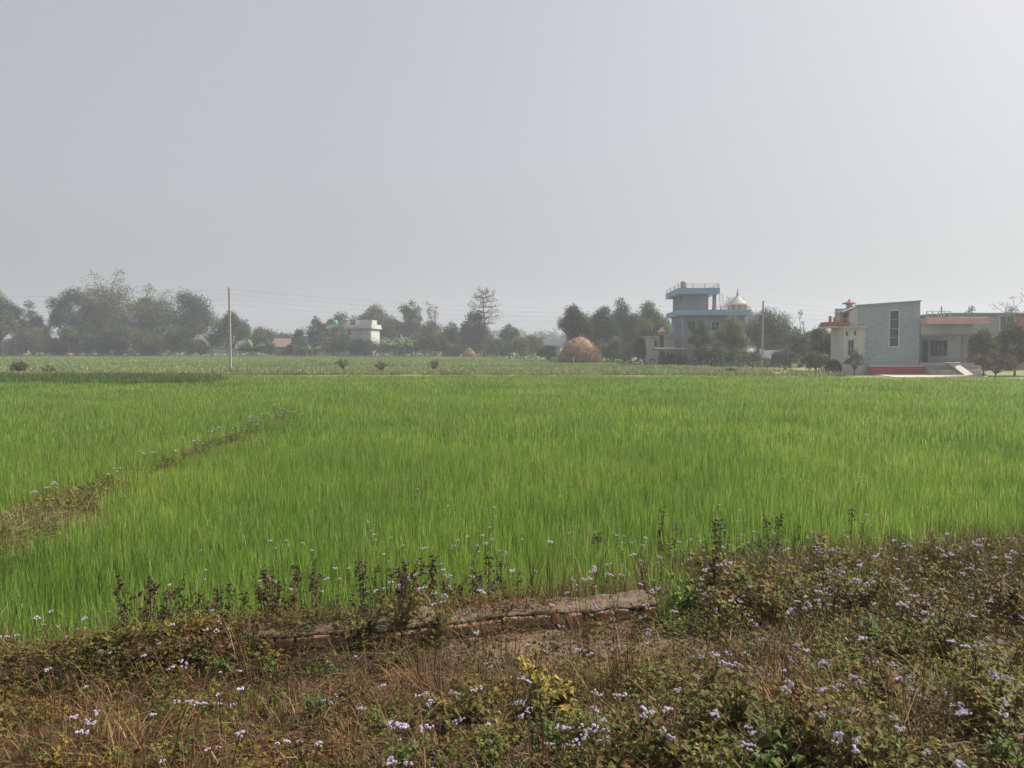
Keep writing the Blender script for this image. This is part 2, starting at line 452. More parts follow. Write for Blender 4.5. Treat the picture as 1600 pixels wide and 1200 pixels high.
def ground_mat():
    m, nt, out = new_mat('soil_ground')
    ge = nt.nodes.new('ShaderNodeNewGeometry')
    n1 = nt.nodes.new('ShaderNodeTexNoise'); n1.inputs['Scale'].default_value = 22; n1.inputs['Detail'].default_value = 8; n1.inputs['Roughness'].default_value = .7
    n2 = nt.nodes.new('ShaderNodeTexNoise'); n2.inputs['Scale'].default_value = 1.1; n2.inputs['Detail'].default_value = 5
    nt.links.new(ge.outputs['Position'], n1.inputs['Vector']); nt.links.new(ge.outputs['Position'], n2.inputs['Vector'])
    r1 = ramp_node(nt, [(.28, (.085, .06, .038)), (.5, (.17, .125, .08)), (.72, (.27, .205, .14))])
    nt.links.new(n1.outputs[0], r1.inputs[0])
    r2 = ramp_node(nt, [(.35, (.75, .72, .68)), (.65, (1.1, 1.05, 1.0))])
    nt.links.new(n2.outputs[0], r2.inputs[0])
    mx = nt.nodes.new('ShaderNodeMix'); mx.data_type = 'RGBA'; mx.blend_type = 'MULTIPLY'; mx.inputs[0].default_value = 1
    nt.links.new(r1.outputs[0], mx.inputs[6]); nt.links.new(r2.outputs[0], mx.inputs[7])
    # under the crops the ground is covered with short green growth
    sp = nt.nodes.new('ShaderNodeSeparateXYZ'); nt.links.new(ge.outputs['Position'], sp.inputs[0])
    far = nt.nodes.new('ShaderNodeMapRange'); far.inputs[1].default_value = 52; far.inputs[2].default_value = 58
    nt.links.new(sp.outputs[1], far.inputs[0])
    n3 = nt.nodes.new('ShaderNodeTexNoise'); n3.inputs['Scale'].default_value = .06; n3.inputs['Detail'].default_value = 4
    mpp = nt.nodes.new('ShaderNodeMapping'); mpp.inputs['Scale'].default_value = (.35, 1.6, 1)
    nt.links.new(ge.outputs['Position'], mpp.inputs[0]); nt.links.new(mpp.outputs[0], n3.inputs['Vector'])
    r3 = ramp_node(nt, [(.38, (.12, .165, .055)), (.52, (.18, .21, .08)), (.66, (.27, .24, .13))])
    nt.links.new(n3.outputs[0], r3.inputs[0])
    m2 = nt.nodes.new('ShaderNodeMix'); m2.data_type = 'RGBA'
    nt.links.new(far.outputs[0], m2.inputs[0]); nt.links.new(mx.outputs[2], m2.inputs[6]); nt.links.new(r3.outputs[0], m2.inputs[7])
    bs = nt.nodes.new('ShaderNodeBsdfPrincipled'); bs.inputs['Roughness'].default_value = .95; bs.inputs['Specular IOR Level'].default_value = .15
    nt.links.new(m2.outputs[2], bs.inputs['Base Color'])
    bp = nt.nodes.new('ShaderNodeBump'); bp.inputs['Strength'].default_value = .8; bp.inputs['Distance'].default_value = .02
    nt.links.new(n1.outputs[0], bp.inputs['Height']); nt.links.new(bp.outputs[0], bs.inputs['Normal'])
    nt.links.new(bs.outputs[0], out.inputs[0])
    return m
M_ground = ground_mat()

# ------------------------------------------------------------------ ground
def graded(lo, hi, f0, f1, step, grow=1.13, cap=40):
    a = list(np.arange(f0, f1 + 1e-6, step))
    st = step; q = f1
    while q < hi:
        st = min(st * grow, cap); q += st; a.append(q)
    st = step; q = f0
    while q > lo:
        st = min(st * grow, cap); q -= st; a.insert(0, q)
    return np.array(a)
GX = graded(-620, 620, -6.5, 7.5, .08)
GY = graded(-45, 760, 1.8, 9.0, .08)
# keep the lane beyond the wheat well sampled
GY = np.unique(np.round(np.concatenate([GY, np.arange(55, 70, .8)]), 3))
gx, gy = np.meshgrid(GX, GY)
gz = terrain(gx, gy)
nxx, nyy = len(GX), len(GY)
ii = (np.arange(nyy - 1)[:, None] * nxx + np.arange(nxx - 1)[None, :]).reshape(-1)
mb = MB(); mb.add(np.stack([gx, gy, gz], -1).reshape(-1, 3), np.stack([ii, ii + 1, ii + 1 + nxx, ii + nxx], -1))
o = mb.build('ground', M_ground, smooth=True)
tag(o, 'brown soil ground under the verge, wheat and far fields', 'ground', kind='structure')

# pale dirt lane on the low bank behind the wheat
mb = MB()
lx = np.linspace(-95, 14, 90)
ly = 60.6 + .25 * np.sin(lx * .35) + .15 * np.sin(lx * 1.3)
lw = .10 + .6 * sstep(.25, .7, vnoise(lx * .22, lx * 0, 9))
v = []
for k in range(len(lx)):
    for q in (-1, -.3, .3, 1):
        yy = ly[k] + q * lw[k]; v.append((lx[k], yy, T(lx[k], yy) + .02))
f = [(4 * k + j, 4 * k + 4 + j, 4 * k + 5 + j, 4 * k + 1 + j) for k in range(len(lx) - 1) for j in range(3)]
mb.add(v, np.array(f)); o = mb.build('path', M_lane, smooth=True)
tag(o, 'thin pale dirt path on the low bank behind the wheat', 'path', kind='structure')

# ------------------------------------------------------------------ stuff made of many copies
def points_stuff(name, pts, rot, scl, idx, protos, label, cat):
    col = bpy.data.collections.new(name + '_pieces')
    for k, me in enumerate(protos):
        ob = bpy.data.objects.new('%s_piece_%02d' % (name, k), me)
        col.objects.link(ob)
    me = bpy.data.meshes.new(name)
    pts = np.asarray(pts, np.float32); n = len(pts)
    me.vertices.add(n); me.vertices.foreach_set('co', pts.reshape(-1))
    a = me.attributes.new('rot', 'FLOAT_VECTOR', 'POINT'); a.data.foreach_set('vector', np.asarray(rot, np.float32).reshape(-1))
    a = me.attributes.new('scl', 'FLOAT_VECTOR', 'POINT'); a.data.foreach_set('vector', np.asarray(scl, np.float32).reshape(-1))
    a = me.attributes.new('pick', 'INT', 'POINT'); a.data.foreach_set('value', np.asarray(idx, np.int32))
    o = bpy.data.objects.new(name, me); COL.objects.link(o)
    g = bpy.data.node_groups.new(name + '_nodes', 'GeometryNodeTree')
    g.interface.new_socket('Geometry', in_out='INPUT', socket_type='NodeSocketGeometry')
    g.interface.new_socket('Geometry', in_out='OUTPUT', socket_type='NodeSocketGeometry')
    N = g.nodes; L = g.links
    gi = N.new('NodeGroupInput'); go = N.new('NodeGroupOutput')
    ci = N.new('GeometryNodeCollectionInfo'); ci.inputs[0].default_value = col
    ci.inputs['Separate Children'].default_value = True; ci.inputs['Reset Children'].default_value = True
    ip = N.new('GeometryNodeInstanceOnPoints'); ip.inputs['Pick Instance'].default_value = True
    def attr(nm, ty):
        q = N.new('GeometryNodeInputNamedAttribute'); q.data_type = ty; q.inputs['Name'].default_value = nm
        return [s for s in q.outputs if s.enabled and s.name == 'Attribute'][0]
    L.new(gi.outputs[0], ip.inputs['Points']); L.new(ci.outputs[0], ip.inputs['Instance'])
    L.new(attr('pick', 'INT'), ip.inputs['Instance Index'])
    e2r = N.new('FunctionNodeEulerToRotation')
    L.new(attr('rot', 'FLOAT_VECTOR'), e2r.inputs[0])
    L.new(e2r.outputs[0], ip.inputs['Rotation'])
    L.new(attr('scl', 'FLOAT_VECTOR'), ip.inputs['Scale'])
    L.new(ip.outputs[0], go.inputs[0])
    md = o.modifiers.new('scatter', 'NODES'); md.node_group = g
    tag(o, label, cat, kind='stuff')
    return o

rng = np.random.default_rng(7)
def wheat_patch(n, size, wd, mat, hmin=.36, hmax=.56, seed=0, lean=.16, name='wheat_patch'):
    rg = np.random.default_rng(seed)
    mb = MB()
    base = np.stack([rg.uniform(-size/2, size/2, n), rg.uniform(-size/2, size/2, n), np.zeros(n)], -1)
    h = rg.uniform(hmin, hmax, n)
    ln = np.abs(rg.normal(0, lean, n)) + .02
    az = rg.uniform(0, 2*math.pi, n)
    t = np.clip(rg.normal(.46, .25, n), 0, .92)
    t[rg.random(n) < .035] = rg.uniform(.92, 1)
    blades(mb, base, h, wd * rg.uniform(.7, 1.3, n), ln, az, t, yaw=rg.uniform(0, math.pi, n))
    # short low leaves that close the base
    k = n // 3
    blades(mb, base[:k] + rg.normal(0, .03, (k, 3)) * [1, 1, 0], h[:k] * .55, wd * 1.3, ln[:k] * 1.6 + .1, az[:k] + 2, np.clip(t[:k] - .15, 0, 1))
    return mb.mesh(name, mat)

def field_points(test, y0, y1, step, zoff=0.0, margin=3.0, sc=(.9, 1.15), scz=None, seed=3, jitter=.25):
    rg = np.random.default_rng(seed)
    pts = []; y = y0
    ys = np.arange(y0, y1, step)
    X, Y = [], []
    for y in ys:
        hw = .68 * y + margin
        xs = np.arange(-hw, hw, step)
        X.append(xs); Y.append(np.full(len(xs), y))
    X = np.concatenate(X) + 0; Y = np.concatenate(Y)
    X = X + rg.uniform(-jitter, jitter, len(X)) * step; Y = Y + rg.uniform(-jitter, jitter, len(Y)) * step
    m = test(X, Y)
    X, Y = X[m], Y[m]
    Z = terrain(X, Y) + zoff
    n = len(X)
    rot = np.zeros((n, 3)); rot[:, 2] = rg.integers(0, 4, n) * math.pi / 2 + rg.uniform(-.3, .3, n)
    s = rg.uniform(sc[0], sc[1], n)
    scl = np.stack([np.ones(n), np.ones(n), s], -1)
    big = .86 + .28 * vnoise(X * .35, Y * .35, 21)
    scl[:, 2] *= big
    return np.stack([X, Y, Z], -1), rot, scl

def wheat_start(x):
    r = sstep(.9, 1.8, x)
    return (6.3 * (1 - r) + 7.35 * r)
def in_main(x, y):
    s = y - SLOPE * x
    edge = wheat_start(x) + .25 * (vnoise(x * 1.3, y * 1.3, 5) - .5)
    d = x - bund_x(y)
    open_b = (d > (.9 - .58 * sstep(9.0, 12.5, y)) + .35 * (vnoise(y * .9, y * 0 + 3, 6) - .3)) | (y > 24)
    dark = (y > 43) & (x < -16 - (y - 43) * .35)
    return (s > edge) & open_b & (y < 54.5 - 4 * sstep(16, 28, x)) & ~dark
def in_left(x, y):
    s = y - SLOPE * x
    d = x - bund_x(y)
    return (s > 7.0) & (d < -.65 + .30 * sstep(9.5, 13, y)) & (y <= 24)
def in_wheat(x, y):
    lf = in_left(x, y)
    return in_main(x, y) | lf
protos = [wheat_patch(330, .7, .0068, M_wheat, seed=k, lean=.045) for k in range(5)]
pts, rot, scl = field_points(lambda x, y: in_main(x, y) & (y <= 17), 4.0, 17, .5, seed=11)
p2, r2, s2 = field_points(lambda x, y: in_left(x, y) & (y <= 17), 4.0, 17, .5, seed=12)
s2[:, 2] *= 1.06
PA = np.concatenate([pts, p2]); RA = np.concatenate([rot, r2]); SA = np.concatenate([scl, s2])
points_stuff('wheat_near', PA, RA, SA, rng.integers(0, 5, len(PA)), protos,
             'knee-high green wheat growing right behind the weedy verge', 'wheat')
protos = [wheat_patch(330, 1.1, .0125, M_wheat, seed=20 + k, lean=.055) for k in range(4)]
pts, rot, scl = field_points(lambda x, y: in_wheat(x, y) & (y > 17), 17, 34, .8, seed=13)
points_stuff('wheat_middle', pts, rot, scl, rng.integers(0, 4, len(pts)), protos,
             'even green wheat across the middle of the field', 'wheat')
protos = [wheat_patch(340, 1.7, .024, M_wheat, seed=30 + k, lean=.06) for k in range(4)]
pts, rot, scl = field_points(lambda x, y: in_wheat(x, y) & (y > 34), 34, 55.5, 1.25, seed=14)
points_stuff('wheat_far', pts, rot, scl, rng.integers(0, 4, len(pts)), protos,
             'bright green wheat at the far end of the field', 'wheat')
# darker taller crop in a wedge at the far left
protos = [wheat_patch(260, 1.7, .04, M_crop_dark, .45, .72, seed=40 + k, name='dark_crop_patch') for k in range(3)]
def in_dark(x, y): return (y > 43.5) & (y < 55) & (x < -16.5 - (y - 43) * .35) & (y > 44.5 - .02 * x)
pts, rot, scl = field_points(in_dark, 43, 55, 1.25, seed=15)
points_stuff('dark_crop', pts, rot, scl, rng.integers(0, 3, len(pts)), protos,
             'darker taller green crop at the far left edge of the wheat', 'crop')
# paler crops beyond the lane
def tree_line(x):
    """distance at which the gardens begin, by place along the field"""
    return np.interp(x, [-130, -60, -30, -5, 6, 14, 20, 30, 60], [180, 178, 165, 150, 112, 98, 84, 66, 62])
protos = [wheat_patch(170, 4, .10, M_crop_far, .25, .5, seed=50 + k, name='far_crop_patch') for k in range(4)]
pts, rot, scl = field_points(lambda x, y: (y > 64) & (y < tree_line(x) + 2) & (x < 26), 64, 182, 3.0, seed=16, margin=10)
points_stuff('far_crop', pts, rot, scl, rng.integers(0, 4, len(pts)), protos,
             'low pale green crop between the dirt path and the tree line', 'crop')
# dry grass along the lane bank
protos = [wheat_patch(120, 1.3, .03, M_pale, .2, .5, seed=60 + k, lean=.25, name='bank_grass_patch') for k in range(4)]
def bank(x, y):
    return (vnoise(x * .12, y * .5, 31) > .45) & (y > 62)
pts, rot, scl = field_points(lambda x, y: bank(x, y) & (x < 22), 56, 67.5, 1.15, seed=17, margin=6)
scl[:, 2] *= .8
points_stuff('bank_grass', pts, rot, scl, rng.integers(0, 4, len(pts)), protos,
             'dry tan grass along the bank of the dirt path', 'grass')
# the weedy bund between the two wheat plots
protos = [wheat_patch(90, .5, .006, (M_straw, M_pale, M_pale, M_wheat)[k], .12, .36, seed=70 + k, lean=.3, name='bund_grass_patch') for k in range(4)]
yy = np.repeat(np.arange(5.9, 30, .22), 5)
xx = bund_x(yy) + rng.normal(0, .30, len(yy)) * (1.5 - .5 * sstep(9, 12, yy)); yy = yy + rng.uniform(-.1, .1, len(yy))
kp = rng.random(len(yy)) < 1 - .9 * sstep(9.5, 12, yy); xx, yy = xx[kp], yy[kp]
pt = np.stack([xx, yy, terrain(xx, yy) - .01], -1)
rr = np.zeros((len(xx), 3)); rr[:, 2] = rng.uniform(0, 6.28, len(xx))
ss = np.repeat(rng.uniform(.8, 1.25, (len(xx), 1)), 3, 1)
points_stuff('bund_grass', pt, rr, ss, rng.integers(0, 4, len(xx)), protos,
             'dry brown grass along the narrow bund at left between wheat plots', 'grass')
# ------------------------------------------------------------------ air
m, nt_, out_ = new_mat('haze_air')
pv = nt_.nodes.new('ShaderNodeVolumePrincipled')
pv.inputs['Color'].default_value = HAZE_COLOR
pv.inputs['Density'].default_value = HAZE_DENSITY
pv.inputs['Anisotropy'].default_value = 0.25
nt_.links.new(pv.outputs[0], out_.inputs['Volume'])
mb = MB(); mb.box(-680, 680, -70, 820, -1.5, 42)
o = mb.build('haze', m)
tag(o, 'pale grey winter haze lying over the whole plain', 'haze', kind='stuff')

# ------------------------------------------------------------------ trees
def branch_path(a, b, rg, wob=.08, n=5, sag=0.0):
    a = np.asarray(a, float); b = np.asarray(b, float)
    t = np.linspace(0, 1, n)[:, None]
    p = a + (b - a) * t
    L = np.linalg.norm(b - a)
    p[1:-1] += rg.normal(0, wob * L, (n - 2, 3)) * .6
    p[:, 2] += (np.sin(t[:, 0] * math.pi)) * sag * L
    return p
def foliage(rg, lobes, n, leaf, flat=1.0, tint_mean=.5, elong=.6, outward=.6, droop=0.0):
    """leaves spread through lobes: list of (centre, radius)"""
    mb = MB()
    vol = np.array([r ** 2 for c, r in lobes]); vol = vol / vol.sum()
    pick = rg.choice(len(lobes), n, p=vol)
    C = np.array([c for c, r in lobes])[pick]; RR = np.array([r for c, r in lobes])[pick]
    d = rnd_dirs(rg, n, -.75, 1)
    rad = RR * (rg.random(n) ** .5) * rg.uniform(.75, 1.18, n)
    pos = C + d * rad[:, None] * np.array([1, 1, flat])
    # twig-scale clumping
    cl = rnd_dirs(rg, n) ; pos = pos + cl * (leaf * .5)
    dirs = norm(d * outward + rnd_dirs(rg, n) + np.array([0, 0, -droop]))
    nr = norm(rnd_dirs(rg, n) * .7 + np.array([0, 0, 1.0]))
    ln = leaf * rg.uniform(.6, 1.35, n)
    lobe_t = rg.normal(0, .3, len(lobes))[pick]
    tt = np.clip(rg.normal(tint_mean, .2, n) + lobe_t, 0, 1)
    leaf_quads(mb, pos, dirs, nr, ln, ln * elong, tt)
    return mb
def tree(name, px0, px1, ptop, Y, fol, label, cat='tree', style='round', dens=1.0, leaf=None, trunk_f=.28, seed=0, lobes_n=None,
         lean=0.0, bark=None, group=None, pbase=None):
    rg = np.random.default_rng(seed + int(px0 + 100) * 7 + int(Y))
    x0, x1 = Xat(px0, Y), Xat(px1, Y)
    cx = (x0 + x1) / 2; Wd = (x1 - x0); H = Zat(ptop, Y)
    zb = T(cx, Y) - .05
    root = empty(name, (cx, Y, zb), 0, label, cat, group)
    leaf = leaf or max(.15, Y * .0019)
    trunk_f = trunk_f * .6
    r = Wd / 2
    zc0 = H * trunk_f
    ch = (H - zc0) / 2; cz = zc0 + ch
    n_l = lobes_n or int(rg.integers(18, 25))
    lobes = []
    for k in range(n_l):
        d = rnd_dirs(rg, 1, -.7, 1)[0]
        if style == 'flat': q = np.array([.95, .7, .75]); lr = rg.uniform(.22, .36) * min(r, ch * 1.4)
        elif style == 'tall': q = np.array([.80, .6, .85]); lr = rg.uniform(.3, .52) * min(r, ch)
        elif style == 'sparse': q = np.array([.78, .7, .8]); lr = rg.uniform(.16, .3) * min(r, ch)
        elif style == 'shrub': q = np.array([.88, .6, .75]); lr = rg.uniform(.3, .5) * min(r, ch * 1.2)
        else: q = np.array([.86, .7, .82]); lr = rg.uniform(.26, .46) * min(r, ch * 1.25)
        f_ = rg.uniform(.5, 1.0)
        c = np.array([lean * (cz / H), 0, cz]) + d * q * f_ * np.array([r, min(r, ch * 1.6), ch])
        c[2] = min(max(c[2], zc0 * .6 + lr * .3), H - lr * .75)
        c[0] = min(max(c[0], -r + lr * .8), r - lr * .8)
        lobes.append((c, lr))
    # one lobe at the very top and one near each side so the outline keeps its size
    tl = .3 * min(r, ch)
    lobes += [(np.array([rg.uniform(-.25, .25) * r, 0, H - tl * .95]), tl),
              (np.array([-r + tl, 0, cz + rg.uniform(-.3, .25) * ch]), tl), (np.array([r - tl, 0, cz + rg.uniform(-.3, .25) * ch]), tl)]
    if style in ('round', 'shrub', 'tall'):
        lobes.append((np.array([0, 0, cz]), .55 * min(r, ch)))
        if r > ch * 1.5: lobes += [(np.array([-.45 * r, 0, cz - .1 * ch]), .5 * ch), (np.array([.45 * r, 0, cz]), .5 * ch)]
    area = sum(math.pi * lr * lr for c, lr in lobes)
    n = int(min(15000, max(250, dens * 2.6 * area / (leaf * leaf * .33))))
    if style == 'sparse': n = int(n * .55)
    foliage(rg, lobes, n, leaf, tint_mean=.5).build('crown', FOL[fol], root)
    mb = MB()
    tr = max(.05, H * .017)
    fork = np.array([lean * .25, 0, zc0 + ch * .35])
    if style == 'shrub':
        for c, lr in lobes[:6]:
            mb.tube(branch_path((rg.normal(0, .12) * r, rg.normal(0, .1) * r, 0), c, rg), np.linspace(tr * .6, tr * .2, 5), 5)
        mb.build('stem', bark or M_bark, root, True)
    else:
        mb.tube(branch_path((0, 0, -.1), fork, rg, .03), np.linspace(tr * 1.25, tr * .8, 5), 7)
        for c, lr in lobes:
            st = fork * rg.uniform(.7, 1.0)
            p = branch_path(st, c, rg, .06, 5, .04)
            mb.tube(p, np.linspace(tr * .5, tr * .14, 5), 5)
            for q in range(3):
                e = c + rnd_dirs(rg, 1, -.2, 1)[0] * lr * .95
                mb.tube(branch_path(p[3], e, rg, .08, 4), np.linspace(tr * .18, tr * .05, 4), 4)
        mb.build('trunk', bark or M_bark, root, True)
    return root

def bare_tree(name, px0, px1, ptop, Y, label, seed=0, fol=None, nf=0, bark=None, spread=.55):
    rg = np.random.default_rng(seed)
    x0, x1 = Xat(px0, Y), Xat(px1, Y); cx = (x0 + x1) / 2; H = Zat(ptop, Y); r = (x1 - x0) / 2
    root = empty(name, (cx, Y, T(cx, Y) - .05), 0, label, 'tree')
    mb = MB(); tips = []
    def grow(p, d, L, rad, lev):
        e = p + d * L
        mb.tube(branch_path(p, e, rg, .05, 4), np.linspace(rad, rad * .6, 4), 5 if lev < 2 else 4)
        if lev >= 4 or L < .35: tips.append(e); return
        for k in range(rg.integers(2, 4)):
            nd = norm(d + rnd_dirs(rg, 1, -.3, 1)[0] * spread * np.array([r / H * 3.2, r / H * 3.2, .55]) + np.array([0, 0, .12]))
            grow(p + d * L * rg.uniform(.55, 1.0), nd, L * rg.uniform(.55, .78), rad * .55, lev + 1)
    grow(np.zeros(3), np.array([0, 0, 1.0]), H * .38, max(.06, H * .014), 0)
    # fit into the photographed outline
    V = np.concatenate(mb.v); top = V[:, 2].max(); wx = max(abs(V[:, 0]).max(), .1)
    sc = np.array([r / wx, r / wx, H / top])
    mb.v = [q * sc for q in mb.v]; tips = [t * sc for t in tips]
    if nf:
        tp = np.array(tips); pk = rg.integers(0, len(tp), nf)
        pos = tp[pk] + rg.normal(0, .25, (nf, 3))
        m2 = MB(); lf = Y * .0022
        leaf_quads(m2, pos, rnd_dirs(rg, nf), norm(rnd_dirs(rg, nf) + np.array([0, 0, 1.])), lf * rg.uniform(.6, 1.2, nf), lf * .6, rg.random(nf))
        m2.build('crown', FOL[fol], root)
    mb.build('trunk', bark or M_bark, root, True)
    return root

def silk_cotton(px, ptop, Y, r_px, label):
    rg = np.random.default_rng(5)
    H = Zat(ptop, Y); cx = Xat(px, Y); root = empty('silk_cotton_tree', (cx, Y, T(cx, Y)), 0, label, 'tree')
    Rm = r_px / FPX * Y
    mb = MB(); m2 = MB()
    mb.tube(branch_path((0, 0, -.1), (-.2, 0, H), rg, .008, 8), np.linspace(.26, .05, 8), 7)
    tips = []
    for zf, rf, up in ((.52, .75, .05), (.60, .95, .08), (.68, 1.0, .10), (.76, .95, .12), (.83, .85, .13), (.90, .62, .12), (.96, .35, .1)):
        n = 7; a0 = rg.uniform(0, 6.28)
        for k in range(n):
            a = a0 + k * 2 * math.pi / n + rg.normal(0, .15)
            L = Rm * rf * rg.uniform(.8, 1.08)
            b = np.array([0, 0, H * zf]); e = np.array([math.cos(a) * L, math.sin(a) * L, H * (zf + up * rg.uniform(.3, 1.1) - .03)])
            p = branch_path(b, e, rg, .04, 6, -.06)
            mb.tube(p, np.linspace(.085, .03, 6), 5)
            for q in range(5):
                i = rg.integers(2, 6); d = rnd_dirs(rg, 1, -.1, 1)[0] * L * .28
                mb.tube(branch_path(p[i], p[i] + d, rg, .06, 3), (.035, .028, .02), 4); tips.append(p[i] + d)
            tips.append(e)
    mb.build('trunk', M_bark, root, True)
    tp = np.array(tips); n = 700; pk = rg.integers(0, len(tp), n)
    leaf_quads(m2, tp[pk] + rg.normal(0, .14, (n, 3)), rnd_dirs(rg, n), norm(rnd_dirs(rg, n) + np.array([0, 0, 1.])), .26 * rg.uniform(.6, 1.2, n), .17, rg.random(n))
    m2.build('crown', FOL['grey'], root)

def bamboo(px0, px1, ptop, Y, label, seed=0, n=16, fol='bamboo', feather=1.0):
    rg = np.random.default_rng(seed)
    x0, x1 = Xat(px0, Y), Xat(px1, Y); cx = (x0 + x1) / 2; H = Zat(ptop, Y); r = (x1 - x0) / 2
    root = empty('bamboo_clump', (cx, Y, T(cx, Y) - .05), 0, label, 'bamboo', 'bamboo clumps in the left grove')
    m2 = MB()
    for k in range(n):
        a = rg.uniform(0, 6.28); q = rg.random() ** .6
        hh = H * (rg.uniform(.55, .84) if k > 2 else rg.uniform(.93, 1.0))
        b = np.array([rg.normal(0, .18) * r, rg.normal(0, .18) * r, 0])
        tip = np.array([math.cos(a) * r * q * 1.0, math.sin(a) * r * q, hh])
        t = np.linspace(0, 1, 9)[:, None]
        p = b + (tip - b) * np.concatenate([t ** 2.2, t ** 2.2, np.sin(t * math.pi / 2 * .93) / math.sin(math.pi / 2 * .93)], 1)
        c = MB(); c.tube(p, np.linspace(.07, .035, 9), 5); c.build('culm', M_culm, root, True)
        nl = int((400 if k > 2 else 150) * feather)
        tt = .25 + .75 * rg.random(nl) ** .8
        ip = np.stack([np.interp(tt, t[:, 0], p[:, j]) for j in range(3)], -1)
        spread = (.35 + 1.1 * (1 - np.abs(tt - .55) * 1.4))[:, None] * r * (.22 if k > 2 else .085)
        off = rg.normal(0, 1, (nl, 3)) * spread * np.array([1, 1, .6])
        pos = ip + off - np.array([0, 0, 1]) * np.abs(off[:, :1]) * .35
        d = norm(off + np.array([0, 0, -.8]) * spread + rg.normal(0, .3, (nl, 3)))
        leaf_quads(m2, pos, d, norm(rnd_dirs(rg, nl) + np.array([0, 0, 1.])), rg.uniform(.3, .75, nl), .16, np.clip(rg.normal(.5, .2, nl) + rg.normal(0, .12), 0, 1))
    m2.build('foliage', FOL[fol], root)
    return root

def banana(px, ptop, Y, label, seed=0, nl=8, group='banana plants before the far gardens'):
    rg = np.random.default_rng(seed)
    H = Zat(ptop, Y); cx = Xat(px, Y)
    root = empty('banana_plant', (cx, Y, T(cx, Y) - .05), 0, label, 'banana plant', group)
    hs = H * .42
    mb = MB(); mb.tube([(0, 0, 0), (.02, 0, hs * .5), (.05, 0, hs)], (.16, .13, .09), 8); mb.build('stem', M_culm, root, True)
    for k in range(nl):
        a = k * 2.4 + rg.normal(0, .3); el = rg.uniform(.6, 1.45); L = H * rg.uniform(.62, .82)
        t = np.linspace(0, 1, 7)
        hx = L * (t * math.cos(el) + .28 * t ** 2); hz = L * (t * math.sin(el) - (.22 + .45 * (1.45 - el)) * t ** 2.2)
        rib = np.stack([math.cos(a) * hx, math.sin(a) * hx, hs * .97 + hz], -1)
        sd = np.array([-math.sin(a), math.cos(a), 0]); wdt = .24 * np.array([.12, .6, .95, 1, .95, .7, .06]) * (H / 4)
        up = np.array([0, 0, 1.])
        v = np.concatenate([rib - sd * wdt[:, None] - up * (wdt * .45)[:, None], rib, rib + sd * wdt[:, None] - up * (wdt * .45)[:, None]])
        f = [(j * 7 + i, j * 7 + i + 1, j * 7 + 8 + i, j * 7 + 7 + i) for j in range(2) for i in range(6)]
        m = MB(); m.add(v, np.array(f), rg.random()); m.build('leaf', M_banana, root, True)
    return root

tree('broad_tree', -34, 38, 453, 172, 'dark', 'dark broad tree cut by the left photo edge', seed=1, trunk_f=.3)
tree('sparse_tree', 26, 78, 468, 180, 'grey', 'thin grey-leaved tree between left edge tree and flat-topped tree', style='sparse', dens=.9, seed=2, trunk_f=.22)
tree('flat_topped_tree', 78, 165, 448, 176, 'dark', 'flat-topped dark tree with open layered branches in the left grove', style='flat', dens=.85, seed=3, trunk_f=.34)
bamboo(130, 215, 421, 174, 'tallest feathery bamboo clump, its thin tips rising above the left grove', seed=4, n=20)
bamboo(205, 275, 442, 171, 'dense bamboo clump right of the tallest bamboo', seed=5, n=20)
bamboo(165, 215, 487, 166, 'low yellowish bamboo clump in front of the tallest bamboo', seed=6, n=14)
bamboo(196, 262, 510, 164, 'shortest bamboo clump at the foot of the grove', seed=7, n=14)
tree('broad_tree', 252, 342, 450, 177, 'dark', 'large round dark tree at the right end of the left grove', seed=108, trunk_f=.15, lobes_n=34)
tree('broad_tree', 92, 150, 494, 167, 'mid', 'mid green tree low in front of the flat-topped tree', seed=9, trunk_f=.22)
tree('broad_tree', 258, 305, 508, 163, 'mid', 'rounded green tree below the large dark grove tree', seed=10, trunk_f=.15)
tree('broad_tree', 332, 393, 486, 160, 'mid', 'green round tree right behind the left utility pole', seed=11, trunk_f=.16)
tree('broad_tree', 28, 82, 492, 175, 'mid', 'green tree rising behind the grey bush at far left', seed=68, trunk_f=.15)
tree('broad_tree', 140, 205, 470, 178, 'mid', 'green tree filling the grove behind the tall bamboo', seed=69, trunk_f=.1, lobes_n=28)
tree('broad_tree', 205, 262, 462, 180, 'dark', 'dark tree between the two tall bamboo clumps', seed=70, trunk_f=.1, lobes_n=28)
tree('broad_tree', 418, 470, 520, 182, 'grey', 'hazy low tree behind the red roofed house', seed=71, trunk_f=.1)
tree('broad_tree', 700, 790, 512, 176, 'grey', 'wide hazy tree behind the tall bare tree', seed=72, trunk_f=.1, lobes_n=28)
tree('broad_tree', 805, 860, 527, 165, 'grey', 'low hazy tree left of the tin hut', seed=73, trunk_f=.1)
tree('broad_tree', 1182, 1262, 508, 112, 'mid', 'green tree filling the gap behind the right pole', seed=74, trunk_f=.1, lobes_n=26)
tree('broad_tree', 1240, 1300, 512, 96, 'mid', 'green tree behind the small tufted tree', seed=75, trunk_f=.1, lobes_n=26)
tree('shrub', 22, 80, 510, 168, 'grey', 'grey bush beside the leftmost hut', 'shrub', 'shrub', seed=12, trunk_f=.05)
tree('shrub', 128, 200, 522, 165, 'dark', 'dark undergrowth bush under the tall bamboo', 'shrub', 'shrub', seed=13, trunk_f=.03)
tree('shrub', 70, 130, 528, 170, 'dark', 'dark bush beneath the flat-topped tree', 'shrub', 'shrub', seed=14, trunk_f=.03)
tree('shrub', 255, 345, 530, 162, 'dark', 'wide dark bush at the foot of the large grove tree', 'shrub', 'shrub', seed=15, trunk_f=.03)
tree('shrub', 376, 430, 526, 160, 'mid', 'green bush just right of the left utility pole tree', 'shrub', 'shrub', seed=16, trunk_f=.03)
